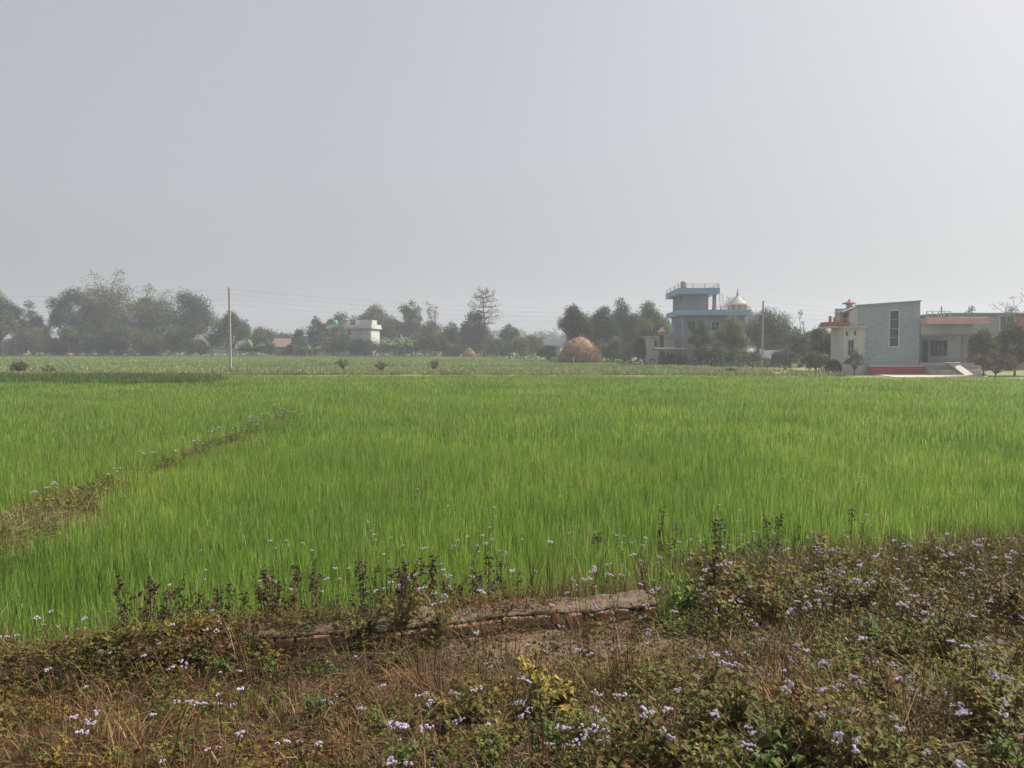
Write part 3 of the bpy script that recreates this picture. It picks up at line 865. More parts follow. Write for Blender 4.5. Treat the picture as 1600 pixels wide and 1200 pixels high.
tree('shrub', 440, 500, 534, 160, 'mid', 'low green bush in front of the red roofed house', 'shrub', 'shrub', seed=17, trunk_f=.03)
tree('slender_tree', 455, 482, 514, 168, 'grey', 'small slender tree right of the red roof', style='tall', seed=18, trunk_f=.25)
tree('layered_tree', 478, 510, 494, 172, 'mid', 'pointed light tree with stepped branches left of the white house', style='tall', seed=19, trunk_f=.2, dens=.8)
tree('broad_tree', 500, 552, 489, 190, 'mid', 'green tree rising behind the water tank of the white house', seed=20, trunk_f=.25)
tree('broad_tree', 545, 625, 477, 195, 'grey', 'big hazy tree behind the white two storey house', seed=21, trunk_f=.2)
tree('broad_tree', 590, 640, 498, 185, 'grey', 'hazy round tree behind the banana clump', seed=22, trunk_f=.2)
tree('upright_tree', 624, 662, 469, 182, 'mid', 'upright dense tree right of the big hazy tree', style='tall', seed=23, trunk_f=.25)
bare_tree('bare_tree', 665, 693, 471, 178, 'thin nearly leafless tree with fine twigs right of the upright tree', 24, 'grey', 160)
tree('broad_tree', 655, 690, 500, 184, 'grey', 'pale rounded tree behind the thin leafless tree', seed=25, trunk_f=.2)
tree('shrub', 500, 560, 522, 162, 'mid', 'green bush hiding the left ground floor of the white house', 'shrub', 'shrub', seed=26, trunk_f=.03)
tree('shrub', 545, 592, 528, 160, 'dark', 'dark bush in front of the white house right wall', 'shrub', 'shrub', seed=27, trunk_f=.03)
tree('shrub', 586, 655, 528, 164, 'mid', 'dark leafy bush filling in behind the banana clump', 'shrub', 'shrub', seed=67, trunk_f=.02)
tree('shrub', 648, 702, 522, 158, 'mid', 'blue-green bush right of the banana clump', 'shrub', 'shrub', seed=28, trunk_f=.03)
tree('broad_tree', 690, 724, 503, 165, 'mid', 'pale green tree with open top left of the silk cotton tree', seed=29, trunk_f=.2)
tree('dense_tree', 716, 766, 488, 160, 'dark', 'dense dark tree standing against the tall silk cotton trunk', style='tall', seed=30, trunk_f=.08)
silk_cotton(757, 455, 163, 27, 'tall nearly bare tree with whorled branches in the middle of the skyline')
tree('round_tree', 780, 814, 506, 162, 'mid', 'neat round tree right of the tall bare tree', seed=31, trunk_f=.28)
tree('shrub', 700, 725, 530, 156, 'mid', 'small bush left of the little haystack', 'shrub', 'shrub', seed=32, trunk_f=.03)
tree('shrub', 745, 800, 530, 155, 'mid', 'green bush right of the little haystack', 'shrub', 'shrub', seed=33, trunk_f=.03)
tree('shrub', 795, 848, 524, 150, 'light', 'pale green bush between the round tree and the tin hut', 'shrub', 'shrub', seed=34, trunk_f=.03)
tree('shrub', 838, 872, 540, 128, 'mid', 'low bush in front of the tin roofed hut', 'shrub', 'shrub', seed=35, trunk_f=.03)
tree('broad_tree', 880, 965, 496, 124, 'mid', 'broad tree filling in behind the large haystack', seed=77, trunk_f=.05, lobes_n=32)
tree('broad_tree', 940, 1052, 490, 128, 'grey', 'wide hazy tree behind the clump left of the blue house', seed=78, trunk_f=.05, lobes_n=36)
tree('broad_tree', 600, 700, 505, 190, 'grey', 'wide hazy tree behind the upright tree and thin bare tree', seed=79, trunk_f=.05, lobes_n=36)
tree('broad_tree', 480, 560, 508, 186, 'mid', 'green tree behind the left wall of the white house', seed=90, trunk_f=.05, lobes_n=28)
tree('slender_tree', 512, 546, 505, 163, 'mid', 'thin green tree standing before the white house left window', style='tall', seed=91, trunk_f=.3, dens=.55)
tree('broad_tree', 385, 432, 512, 178, 'grey', 'low hazy tree right of the left pole', seed=92, trunk_f=.05)
tree('leafy_tree', 872, 925, 476, 112, 'dark', 'dark leafy tree rising right behind the large haystack', seed=36, trunk_f=.2, style='tall', dens=.9)
tree('broad_tree', 912, 968, 478, 116, 'mid', 'green tree right of the large haystack', seed=37, trunk_f=.08, lobes_n=30)
tree('broad_tree', 945, 1005, 465, 122, 'dark', 'tallest dark tree of the clump left of the blue house', seed=38, trunk_f=.08, lobes_n=30)
tree('broad_tree', 985, 1048, 469, 124, 'mid', 'tree whose crown touches the blue house tower from the left', seed=39, trunk_f=.08, lobes_n=30)
tree('shrub', 935, 985, 526, 106, 'mid', 'green bush immediately right of the large haystack', 'shrub', 'shrub', seed=40, trunk_f=.03)
tree('shrub', 978, 1034, 526, 100, 'brown', 'brownish thorny bush left of the brushwood pen', 'shrub', 'shrub', seed=41, trunk_f=.03)
tree('shrub', 1092, 1132, 532, 90, 'light', 'pale leafy bush hiding the blue house ground floor', 'shrub', 'shrub', seed=76, trunk_f=.03)
tree('slender_tree', 1074, 1112, 498, 91, 'light', 'slender light green tree before the blue house front', style='tall', seed=42, trunk_f=.2)
tree('slender_tree', 1114, 1172, 490, 92, 'light', 'yellowish green tree before the blue house right corner', style='round', seed=43, trunk_f=.2, dens=.8)
tree('shrub', 1088, 1140, 540, 89, 'mid', 'green bushes at the blue house foot', 'shrub', 'shrub', seed=44, trunk_f=.03)
tree('shrub', 1132, 1182, 545, 88, 'mid', 'green bush left of the right utility pole', 'shrub', 'shrub', seed=45, trunk_f=.03)
tree('broad_tree', 1118, 1192, 466, 190, 'grey', 'pale hazy tree behind the temple dome', seed=46, trunk_f=.2)
tree('broad_tree', 1150, 1242, 483, 105, 'dark', 'big round dark tree directly behind the right utility pole', seed=47, trunk_f=.12)
tree('tufted_tree', 1238, 1264, 485, 92, 'mid', 'small tree with tufts at its branch ends left of the tiled house', style='sparse', seed=48, trunk_f=.35, lobes_n=7, dens=1.3)
tree('shrub', 1228, 1270, 520, 90, 'mid', 'bush under the small tufted tree', 'shrub', 'shrub', seed=49, trunk_f=.03)
tree('shrub', 1262, 1306, 505, 80, 'mid', 'green bush touching the red balcony of the tiled house', 'shrub', 'shrub', seed=50, trunk_f=.03)
tree('shrub', 1172, 1192, 543, 86, 'brown', 'dry brown bush just left of the right utility pole foot', 'shrub', 'shrub', seed=51, trunk_f=.03)
tree('shrub', 1205, 1250, 545, 84, 'brown', 'dry brown hedge right of the right utility pole', 'shrub', 'shrub', seed=52, trunk_f=.03)
tree('shrub', 1250, 1296, 548, 76, 'brown', 'reddish brown bush left of the cream side room', 'shrub', 'shrub', seed=53, trunk_f=.03)
tree('shrub', 1288, 1316, 563, 66, 'dark', 'small dark round bush at the cream wall corner', 'shrub', 'shrub', seed=54, trunk_f=.02)
tree('young_tree', 1318, 1352, 543, 64.5, 'olive', 'young thin tree in front of the cream side room', style='sparse', seed=55, trunk_f=.2, dens=1.3)
tree('broad_tree', 1512, 1560, 512, 64, 'olive', 'olive tree hiding the right end of the veranda', style='tall', seed=156, trunk_f=.06, lobes_n=30, dens=.8)
tree('broad_tree', 1545, 1625, 500, 65.5, 'olive', 'green tree cut by the right photo edge', style='flat', seed=57, trunk_f=.05, lobes_n=40, dens=1.0)
tree('shrub', 1520, 1590, 545, 61.5, 'brown', 'dry brown bush right of the house steps', 'shrub', 'sparse', seed=58, trunk_f=.05, dens=2.0, lobes_n=30)
bare_tree('bare_tree', 1548, 1612, 461, 120, 'pale leafless tree above the far right roof', 59, 'grey', 260)
tree('round_tree', 1496, 1530, 478, 130, 'grey', 'hazy round treetop above the far right roof', seed=60, trunk_f=.3)
# young trees and low bushes standing out in the open land near the lane
tree('sapling', 524, 548, 558, 70, 'olive', 'thin leaning sapling on the bank below the white house', style='sparse', seed=61, trunk_f=.5, dens=.32)
tree('sapling', 583, 606, 562, 69, 'olive', 'bushy grey sapling on the bank left of the banana clump foot', style='sparse', seed=62, trunk_f=.3, dens=.45)
tree('sapling', 668, 688, 562, 69, 'olive', 'small faint sapling on the bank below the leafless tree', style='sparse', seed=63, trunk_f=.5, dens=.3)
tree('shrub', 18, 44, 566, 66, 'olive', 'small dark bush by the rubble at the left edge', 'shrub', 'shrub', seed=64, trunk_f=.02, dens=.6)
tree('shrub', 1127, 1152, 574, 68, 'brown', 'round clump of dry weeds before the blue house', 'shrub', 'shrub', seed=65, trunk_f=.02)
tree('shrub', 62, 90, 573, 64, 'olive', 'low grey bush right of the rubble at the left edge', 'shrub', 'sparse', seed=66, trunk_f=.1, dens=.5)
# banana plants
for k, (px, pt, Yb, lb) in enumerate([
    (600, 517, 157, 'leftmost banana plant of the clump right of the white house'),
    (616, 512, 159, 'tallest banana plant of the clump right of the white house'),
    (632, 516, 156, 'banana plant in the clump middle with broad pale leaves'),
    (645, 522, 157, 'rightmost banana plant of the clump beside the blue-green bush'),
    (488, 532, 158, 'banana plant with drooping pale leaves left of the white house'),
    (395, 524, 156, 'banana plant beside the green round tree behind the left pole'),
    (332, 516, 158, 'banana plant at the right foot of the dark grove')]):
    banana(px, pt, Yb, lb, seed=k + 80, nl=9)

# undergrowth along the foot of the tree line
rg = np.random.default_rng(78)
lobes = []
for x in np.arange(-125, 27, 1.1):
    Yu = float(tree_line(x)) + rg.uniform(2, 9)
    hh = (1.0 + 2.2 * float(vnoise(x * .22, 1.5, 14))) * (1.3 if x < -55 else 1.35 if x < 3 else .6)
    lobes.append((np.array([x, Yu, hh * .42]), max(.5, hh * .6)))
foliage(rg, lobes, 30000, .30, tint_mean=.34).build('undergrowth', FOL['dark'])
tag(bpy.data.objects['undergrowth'], 'tangled low undergrowth along the foot of the far tree line', 'undergrowth', kind='stuff')
# a far-off wood closing the gaps on the horizon
rg = np.random.default_rng(77)
lobes = []
for x in np.arange(-330, 330, 7.0):
    Yf = 370 + 40 * vnoise(x * .02, 0.5, 8)
    hh = 5 + 6 * float(vnoise(x * .05, 3.3, 12))
    lobes.append((np.array([x + rg.normal(0, 2), Yf, hh * .5]), max(3.0, hh * .55)))
foliage(rg, lobes, 40000, 1.5).build('distant_wood', FOL['grey'])
tag(bpy.data.objects['distant_wood'], 'far hazy line of trees seen through gaps on the horizon', 'wood', kind='stuff')

# ------------------------------------------------------------------ haystacks
def haystack(px0, px1, ptop, Y, label, peak=.0, prof=None, seed=0):
    rg = np.random.default_rng(seed)
    x0, x1 = Xat(px0, Y), Xat(px1, Y); cx = (x0 + x1) / 2; r = (x1 - x0) / 2; H = Zat(ptop, Y)
    root = empty('haystack', (cx, Y, T(cx, Y) - .04), 0, label, 'haystack')
    prof = prof or [(0, .93), (.1, .98), (.25, 1.0), (.42, .97), (.58, .87), (.72, .72), (.84, .53), (.93, .33), (.98, .15), (1, .02)]
    seg = 40
    V = []
    for zf, rf in prof:
        for k in range(seg):
            a = k * 2 * math.pi / seg
            q = 1 + .14 * (vnoise(a * 2.2, zf * 5, seed) - .5) + .05 * (vnoise(a * 8, zf * 14, seed + 5) - .5) + .10 * (vnoise(a * 1.2 + 9, zf * 2, seed + 1) - .5)
            V.append((math.cos(a) * rf * r * q + peak * r * zf, math.sin(a) * rf * r * q, zf * H * (1 + .03 * (q - 1))))
    m = len(prof); i = np.arange(m - 1)[:, None] * seg; j = np.arange(seg)[None, :]; k2 = (j + 1) % seg
    mb = MB(); mb.add(V, np.stack([i + j, i + k2, i + seg + k2, i + seg + j], -1).reshape(-1, 4)); mb.build('mound', M_hay, root, True)
    n = 5200 if r > 1.5 else 1400
    zf = rg.random(n) ** 1.0; a = rg.uniform(0, 6.28, n)
    rf = np.interp(zf, [p[0] for p in prof], [p[1] for p in prof])
    pos = np.stack([np.cos(a) * rf * r * 1.0 + peak * r * zf, np.sin(a) * rf * r * 1.0, zf * H], -1)
    outw = np.stack([np.cos(a), np.sin(a), np.zeros(n)], -1)
    d = norm(outw * rg.uniform(.1, .8, n)[:, None] + np.array([0, 0, -1.0]) + rg.normal(0, .5, (n, 3)))
    ms = MB(); leaf_quads(ms, pos, d, outw, rg.uniform(.3, .85, n) * min(1, r / 1.6), .035 + r * .012, np.clip(rg.normal(.5, .25, n), 0, 1), fold=.1)
    s = ms.build('straw', M_haystraw, root); s['kind'] = 'stuff'
haystack(876, 936, 526, 103, 'large domed brown haystack at the edge of the green field', peak=.02, seed=1)
haystack(724, 744, 543, 152, 'little pointed haystack under the tall bare tree',
         prof=[(0, .85), (.15, 1), (.35, .98), (.5, .85), (.65, .62), (.8, .38), (.92, .18), (1, .03)], seed=2)

# ------------------------------------------------------------------ utility poles and wires
def pole(px, ptop, Y, label):
    H = Zat(ptop, Y); x = Xat(px, Y); root = empty('utility_pole', (x, Y, T(x, Y) - .1), 0, label, 'utility pole', 'utility poles')
    mb = MB(); mb.slab([(-.13, -.10), (.13, -.10), (.13, .10), (-.13, .10)], 0, .5)
    mb = MB()
    v = []
    for z, a, b in ((0, .115, .09), (H * .5, .095, .075), (H + .1, .07, .06)):
        v += [(-a, -b, z), (a, -b, z), (a, b, z), (-a, b, z)]
    f = [(4 * k + j, 4 * k + (j + 1) % 4, 4 * k + 4 + (j + 1) % 4, 4 * k + 4 + j) for k in range(2) for j in range(4)] + [(8, 9, 10, 11)]
    mb.add(v, np.array(f)); mb.build('shaft', M_concrete, root)
    heads = []
    for k in range(4):
        z = H - .05 - .47 * k
        q = MB(); q.lathe([(.001, z - .05), (.05, z - .05), (.035, z), (.05, z + .05), (.001, z + .05)], 8, (0, -.17))
        q.tube([(0, -.06, z), (0, -.17, z)], .015, 5); q.build('insulator', M_grey_tank, root, True)
        heads.append((x, Y - .17, T(x, Y) - .1 + z))
    return heads
hA = pole(360.5, 449, 74, 'pale concrete utility pole standing at the left beyond the wheat')
hB = pole(1190.5, 470, 88, 'pale concrete utility pole at the right before the big dark tree')
names = ['topmost overhead wire strung between the two poles', 'second overhead wire from the top between the poles',
         'third overhead wire from the top between the poles', 'lowest overhead wire strung between the two poles']
for k in range(4):
    pts = []
    off = hB[k][2] - hA[k][2]
    sp = [(-82, 60, hA[k][2] - .1), hA[k], hB[k], (84, 102, hB[k][2])]
    for a, b in zip(sp[:-1], sp[1:]):
        for t in np.linspace(0, 1, 22)[:-1]:
            sag = 1.15 * 4 * t * (1 - t)
            pts.append([a[j] + (b[j] - a[j]) * t for j in range(2)] + [a[2] + (b[2] - a[2]) * t - sag])
    pts.append(list(sp[-1]))
    o = MB().tube(pts, .0055, 5).build('overhead_wire', M_wire, None, True)
    tag(o, names[k], 'wire', 'overhead wires')

# white marker post before the large haystack
Yp = 100; xp = Xat(896, Yp)
o = MB().slab([(xp - .09, Yp - .07), (xp + .09, Yp - .07), (xp + .07, Yp + .07), (xp - .07, Yp + .07)], -.1, 1.0).tube([(xp, Yp, 1.0), (xp, Yp, 1.06)], (.07, .02), 4).build('marker_post', M_white)
tag(o, 'short white post in front of the large haystack', 'post')

# ------------------------------------------------------------------ buildings
def part(name, mat, parent, boxes=(), fn=None, smooth=False):
    mb = MB()
    for b in boxes: mb.box(*b)
    if fn: fn(mb)
    return mb.build(name, mat, parent, smooth)
def wall_holes(mb, x0, x1, y0, y1, z0, z1, holes):
    xs = sorted({x0, x1, *[min(max(h[i], x0), x1) for h in holes for i in (0, 1)]})
    zs = sorted({z0, z1, *[min(max(h[i], z0), z1) for h in holes for i in (2, 3)]})
    for a, b in zip(xs[:-1], xs[1:]):
        for c, d in zip(zs[:-1], zs[1:]):
            mx, mz = (a + b) / 2, (c + d) / 2
            if any(h[0] < mx < h[1] and h[2] < mz < h[3] for h in holes): continue
            mb.box(a, b, y0, y1, c, d)
def window(parent, x0, x1, z0, z1, y, mat_frame, bars_x=1, bars_z=1, t=.07, depth=.12, out=.02):
    mb = MB()
    mb.box(x0 - t, x1 + t, y - out, y + .06, z1, z1 + t); mb.box(x0 - t, x1 + t, y - out, y + .06, z0 - t, z0)
    mb.box(x0 - t, x0, y - out, y + .06, z0, z1); mb.box(x1, x1 + t, y - out, y + .06, z0, z1)
    for k in range(1, bars_x + 1):
        q = x0 + (x1 - x0) * k / (bars_x + 1); mb.box(q - .02, q + .02, y + .05, y + .08, z0, z1)
    for k in range(1, bars_z + 1):
        q = z0 + (z1 - z0) * k / (bars_z + 1); mb.box(x0, x1, y + .051, y + .079, q - .02, q + .02)
    wn = mb.build('window', mat_frame, parent)
    MB().box(x0, x1, y + depth, y + depth + .02, z0, z1).build('pane', M_glass, wn)
    return wn

# --- tiled house at the right
Yh = 68.0
hx0 = Xat(1338, Yh); zb = 0.0
hs = empty('tiled_house', (hx0, Yh, 0), 0, 'house at right with tall slanted grey tiled front and red plinth', 'house')
def HX(px): return Xat(px, Yh) - hx0
def HZ(py): return Zat(py, Yh)
zt0, zt1 = HZ(478), HZ(471)
wx0, wx1, wz0, wz1 = HX(1388.5), HX(1401.5), HZ(541), HZ(486)
def tall_wall(mb):
    xr = HX(1435)
    zs = [HZ(570), wz0, wz1]
    def top(x): return zt0 + (zt1 - zt0) * x / xr
    def pan(a, b, z0, z1a, z1b):
        mb.prism([(a, z0), (b, z0), (b, z1b), (a, z1a)], 0, .25)
    pan(0, wx0, HZ(570), top(0), top(wx0)); pan(wx1, xr, HZ(570), top(wx1), top(xr))
    pan(wx0, wx1, HZ(570), wz0, wz0); pan(wx0, wx1, wz1, top(wx0), top(wx1))
part('front_wall', M_tile, hs, fn=tall_wall)
part('roof', M_bluegrey, hs, fn=lambda mb: mb.prism([(-.08, zt0 + .01), (HX(1436), zt1 + .01), (HX(1436), zt1 + .10), (-.08, zt0 + .10)], -.12, .5))
part('side_wall', M_cream, hs, [(HX(1431) - .02, HX(1435) - .01, .26, 5.4, 0, HZ(476)), (.0, .22, .26, 3.0, 0, HZ(481)), (.22, HX(1431) - .02, 5.2, 5.4, 0, HZ(478))])
window(hs, wx0, wx1, wz0, wz1, 0, M_bluegrey_light, 0, 3, .11)
part('plinth', M_red, hs, [(HX(1356), HX(1440), -.35, .0, -.1, HZ(572.5))])
part('plinth_band', M_white, hs, [(HX(1355), HX(1440.5), -.38, -.002, HZ(572.5), HZ(570))])
# cream side room, lower, standing a little forward
cy0 = -1.0
def CX(px): return Xat(px, Yh + cy0) - hx0
def CZ(py): return Zat(py, Yh + cy0)
cw = [(CX(1324.5), CX(1332), CZ(555), CZ(532)), (CX(1320), CX(1323.5), CZ(525), CZ(518)), (CX(1333), CX(1336), CZ(524), CZ(517))]
part('side_room', M_cream, hs, fn=lambda mb: (wall_holes(mb, CX(1317), CX(1350), cy0, cy0 + .22, -.1, CZ(512), cw), mb.box(CX(1317), CX(1317) + .2, cy0 + .22, 1.7, -.1, CZ(512)),
     mb.box(CX(1350) - .2, CX(1350), cy0 + .22, -.002, -.1, CZ(512)), mb.box(CX(1317) + .2, -.02, 1.5, 1.7, -.1, CZ(512))))
window(hs, *cw[0], cy0, M_bluegrey, 1, 1, .06)
for h_ in cw[1:]:
    part('vent', M_dark, hs, [(h_[0], h_[1], cy0 + .1, cy0 + .14, h_[2], h_[3])])
part('side_room_roof', M_cream, hs, [(CX(1315), CX(1352), cy0 - .35, 1.8, CZ(512) + .003, CZ(510))])
part('upper_room', M_cream, hs, fn=lambda mb: mb.prism([(HX(1324.5), HZ(510) + .02), (-.005, HZ(510) + .02), (-.005, HZ(479)), (HX(1324.5), HZ(486))], .0, 1.4))
part('upper_roof', M_bluegrey, hs, fn=lambda mb: mb.prism([(HX(1313), HZ(489)), (.02, HZ(478.4)), (.02, HZ(476.8)), (HX(1313), HZ(487.5))], -.2, 1.6))
part('balcony_wall', M_darkred, hs, [(HX(1292), HX(1323.5), -.3, -.1, HZ(510) + .01, HZ(503)), (HX(1292), HX(1292) + .15, -.1, 1.7, HZ(510) + .01, HZ(503))])
part('balcony_slab', M_cream, hs, [(HX(1291), CX(1315) - .01, -.35, 1.75, HZ(512.5), HZ(510))])
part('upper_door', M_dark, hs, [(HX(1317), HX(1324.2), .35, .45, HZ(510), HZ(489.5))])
for k, px in enumerate((1292, 1299, 1309)):
    part('railing_post', M_redbrick, hs, [(HX(px), HX(px) + .18, -.29, -.12, HZ(503), HZ((494, 496, 487)[k]))])
part('railing', M_white, hs, [(HX(1292), HX(1323), -.22, -.18, HZ(497.5), HZ(497)), (HX(1292), HX(1323), -.22, -.18, HZ(500.5), HZ(500))])
def spire(mb):
    c = (HX(1333.5), 1.2)
    mb.lathe([(.001, HZ(474.5)), (.62, HZ(474)), (.55, HZ(472.3)), (.28, HZ(470.8)), (.12, HZ(469)), (.10, HZ(468)), (.04, HZ(466.5)), (.001, HZ(464.5))], 10, c)
part('spire_roof', M_darkred, hs, fn=spire)
part('spire_drum', M_white, hs, fn=lambda mb: mb.lathe([(.26, HZ(479)), (.26, HZ(474.2)), (.001, HZ(474.2))], 10, (HX(1333.5), 1.2)))
# veranda wing
vx0, vx1 = HX(1436.5), HX(1519)
pl = HZ(567)
part('veranda_floor', M_pad, hs, [(vx0, HX(1530), -.2, 3.2, -.1, pl)])
def VX(px): return Xat(px, Yh + 2.6) - hx0
def VZ(py): return Zat(py, Yh + 2.6)
vw = [(VX(1452), VX(1478), VZ(556), VZ(532))]
part('veranda_wall', M_tile, hs, fn=lambda mb: wall_holes(mb, vx0, VX(1519), 2.6, 2.8, pl, HZ(520), vw))
window(hs, *vw[0], 2.6, M_bluegrey, 3, 1, .1)
part('door', M_dark, hs, [(VX(1440), VX(1448), 2.55, 2.597, pl, VZ(532))])
part('fascia', M_cream, hs, [(vx0, HX(1517), -.1, .15, HZ(522), HZ(506.5))])
part('beam', M_bluegrey, hs, [(vx0, HX(1518), .0, .3, HZ(525), HZ(522.05)), (vx0, HX(1517), .3, 3.2, HZ(508), HZ(506.6))])
part('roof_slab', M_pink, hs, [(vx0 + .01, HX(1535), -1.0, 5.5, HZ(506.4), HZ(498))])
part('parapet', M_cream, hs, [(vx0, HX(1532), -.8, -.6, HZ(498) + .003, HZ(495.5))])
for k, px in enumerate((1504, 1512)):
    part('column', M_redbrick if k else M_bluegrey, hs, [(HX(px), HX(px) + (.45 if k else .4), .02 + k * .02, .45, pl, HZ(525))])
for k, px in enumerate((1438, 1447, 1456, 1465, 1474)):
    part('railing_post', M_white, hs, [(HX(px), HX(px) + .06, -.72, -.66, HZ(495.5), HZ(487))])
part('railing', M_white, hs, [(HX(1438), HX(1476), -.71, -.67, HZ(487.6), HZ(486.8)), (HX(1438), HX(1476), -.71, -.67, HZ(491.6), HZ(491))])
part('roof_pole', M_grey_tank, hs, [(HX(1477.5), HX(1479), 1, 1.1, HZ(498), HZ(478))])
for k in range(3):
    part('step', M_bluegrey if k == 0 else M_pad, hs, [(HX(1440.6), HX(1519 + 2 * k), -.2 - .45 * (k + 1), -.2 - .45 * k, -.1, pl * (1 - .28 * (k + 1)))])
part('ramp', M_pad, hs, fn=lambda mb: mb.add([(HX(1478), -.25, pl + .02), (HX(1492), -.25, pl + .02), (HX(1497), -2.3, .06), (HX(1483), -2.3, .06),
     (HX(1478), -.25, pl - .15), (HX(1492), -.25, pl - .15), (HX(1497), -2.3, .0), (HX(1483), -2.3, .0)],
     np.array([(0, 3, 2, 1), (0, 4, 7, 3), (1, 2, 6, 5), (3, 7, 6, 2)])))
# concrete yard
pa = [G(1362, 584.5, .04), G(1400, 589.5, .04), G(1545, 589.5, .04), G(1526, 580, .04), G(1362, 581, .04)]
o = MB().slab([(q.x, q.y) for q in pa], .0, .05).build('pavement', M_pad)
tag(o, 'pale concrete yard in front of the tiled house', 'pavement', kind='structure')
# --- grey building behind it
Yg = 82.0; gx0 = Xat(1480, Yg)
gb = empty('flat_roofed_building', (gx0, Yg, 0), 0, 'grey flat-roofed building behind the veranda at the right edge', 'building')
def QX(px): return Xat(px, Yg) - gx0
def QZ(py): return Zat(py, Yg)
gw = [(QX(1560), QX(1581), QZ(515), QZ(494.5))]
part('wall', M_bluegrey, gb, fn=lambda mb: (wall_holes(mb, 0, QX(1584), 0, .25, -.1, QZ(491), gw), mb.box(0, .25, .25, 8, -.1, QZ(491))))
part('brick_wall', M_redbrick, gb, [(QX(1584), QX(1640), .0, .25, -.1, QZ(491.5))])
part('roof', M_bluegrey, gb, [(-.4, QX(1640), -.5, 8.2, QZ(491) + .003, QZ(489))])
window(gb, *gw[0], 0, M_bluegrey_light, 1, 0, .12)

# --- blue-banded house with a stair tower
Yb_ = 95.0
bx0 = Xat(1066, Yb_)
bh = empty('blue_banded_house', (bx0, Yb_, 0), R(-3.5), 'grey house with sky-blue bands and a roof tower beside the haystack trees', 'house')
def BZ(py): return Zat(py, Yb_)
u = Yb_ / FPX
Ld, Lf = 10.0, 95 * u      # depth of the left face, length of the front
tw = 39 * u
z1, z1b = BZ(493), BZ(484.5)
z2, z2b = BZ(460), BZ(450.5)
wf = [(3.4, 4.3, BZ(516), BZ(503)), (3.6, 4.9, BZ(548), BZ(537)), (.6, 1.5, BZ(516), BZ(502))]
part('wall', M_bluegrey, bh, fn=lambda mb: (wall_holes(mb, 0, Lf, 0, .25, -.1, z1, wf), mb.box(Lf - .25, Lf, .25, Ld, -.1, z1), mb.box(.25, Lf - .25, Ld - .25, Ld, -.1, z1)))
# left face is built with its openings along y
lw_ = [(1.6, 2.5, BZ(519), BZ(503)), (4.6, 5.5, BZ(519), BZ(503))]
def left_wall(mb):
    t = MB(); wall_holes(t, .25, Ld - .25, 0, .25, -.1, z1, lw_)
    for v, f in zip(t.v, t.f):
        mb.add(np.stack([v[:, 1], v[:, 0], v[:, 2]], -1), (f - f.min())[:, ::-1])
part('side_wall', M_bluegrey, bh, fn=left_wall)
for q in lw_:
    part('side_window', M_glass, bh, [(.12, .14, q[0], q[1], q[2], q[3])])
for q in wf: window(bh, *q, 0, M_bluegrey_light if q[0] < 3.5 and q[0] > 1 else M_bluegrey, 1, 1, .1)
part('sunshade', M_bluegrey, bh, [(3.3, 5.2, -.5, -.002, BZ(536.4), BZ(535))])
part('roof_slab', M_blue, bh, [(-.6, Lf + .5, -.9, Ld + .6, z1 + .003, z1b)])
part('tower_wall', M_bluegrey, bh, [(.05, tw, .05, 9.0, z1b + .003, z2)])
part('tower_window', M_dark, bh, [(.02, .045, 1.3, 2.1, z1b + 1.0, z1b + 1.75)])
part('tower_column', M_bluegrey, bh, [(tw + .55, tw + .95, .15, .5, z1b + .003, z2)])
part('tower_roof', M_blue, bh, [(-.75, tw + 1.15, -.9, 10.2, z2 + .003, z2b)])
def tanks(mb):
    mb.lathe([(.001, z2b), (.36, z2b), (.38, z2b + .25), (.36, z2b + .75), (.30, z2b + .85), (.001, z2b + .9)], 14, (.1, .3))
part('water_tank', M_grey_tank, bh, fn=tanks, smooth=True)
def rails(mb):
    for z in (z2b + .22, z2b + .45):
        mb.tube([(-.68, -.8, z), (-.68, 10, z)], .022, 4); mb.tube([(-.68, -.8, z), (tw + 1.05, -.8, z)], .022, 4); mb.tube([(tw + 1.05, -.8, z), (tw + 1.05, 10, z)], .022, 4)
part('roof_railing', M_redbrick, bh, fn=rails)
for k, (rx, ry) in enumerate([(-.68, -.8), (-.68, 2.4), (-.68, 6), (-.68, 10), (1.0, -.8), (2.4, -.8), (tw + 1.05, -.8), (tw + 1.05, 2.5)]):
    part('railing_post', M_redbrick, bh, [(rx - .03, rx + .03, ry - .03, ry + .03, z2b, z2b + .5)])
part('terrace_railing', M_red, bh, fn=lambda mb: (mb.tube([(tw + .3, -.75, z1b + .35), (Lf + .4, -.75, z1b + .35)], .03, 4), mb.tube([(tw + .3, -.75, z1b + .18), (Lf + .4, -.75, z1b + .18)], .02, 4)))
for k in range(5):
    rx = tw + .3 + k * 1.0
    part('terrace_post', M_red, bh, [(rx - .03, rx + .03, -.78, -.72, z1b, z1b + .42)])
part('drain_pipe', M_grey_tank, bh, fn=lambda mb: (mb.tube([(.35, -.06, 0), (.35, -.06, z1)], .05, 6)))
part('ladder', M_grey_tank, bh, fn=lambda mb: (mb.tube([(tw + 1.5, .3, z1b), (tw + 1.3, .3, z2)], .03, 4), mb.tube([(tw + 1.9, .3, z1b), (tw + 1.7, .3, z2)], .03, 4),
     [mb.tube([(tw + 1.5 - .02 * k, .3, z1b + .25 * k), (tw + 1.9 - .02 * k, .3, z1b + .25 * k)], .02, 4) for k in range(1, 9)]))
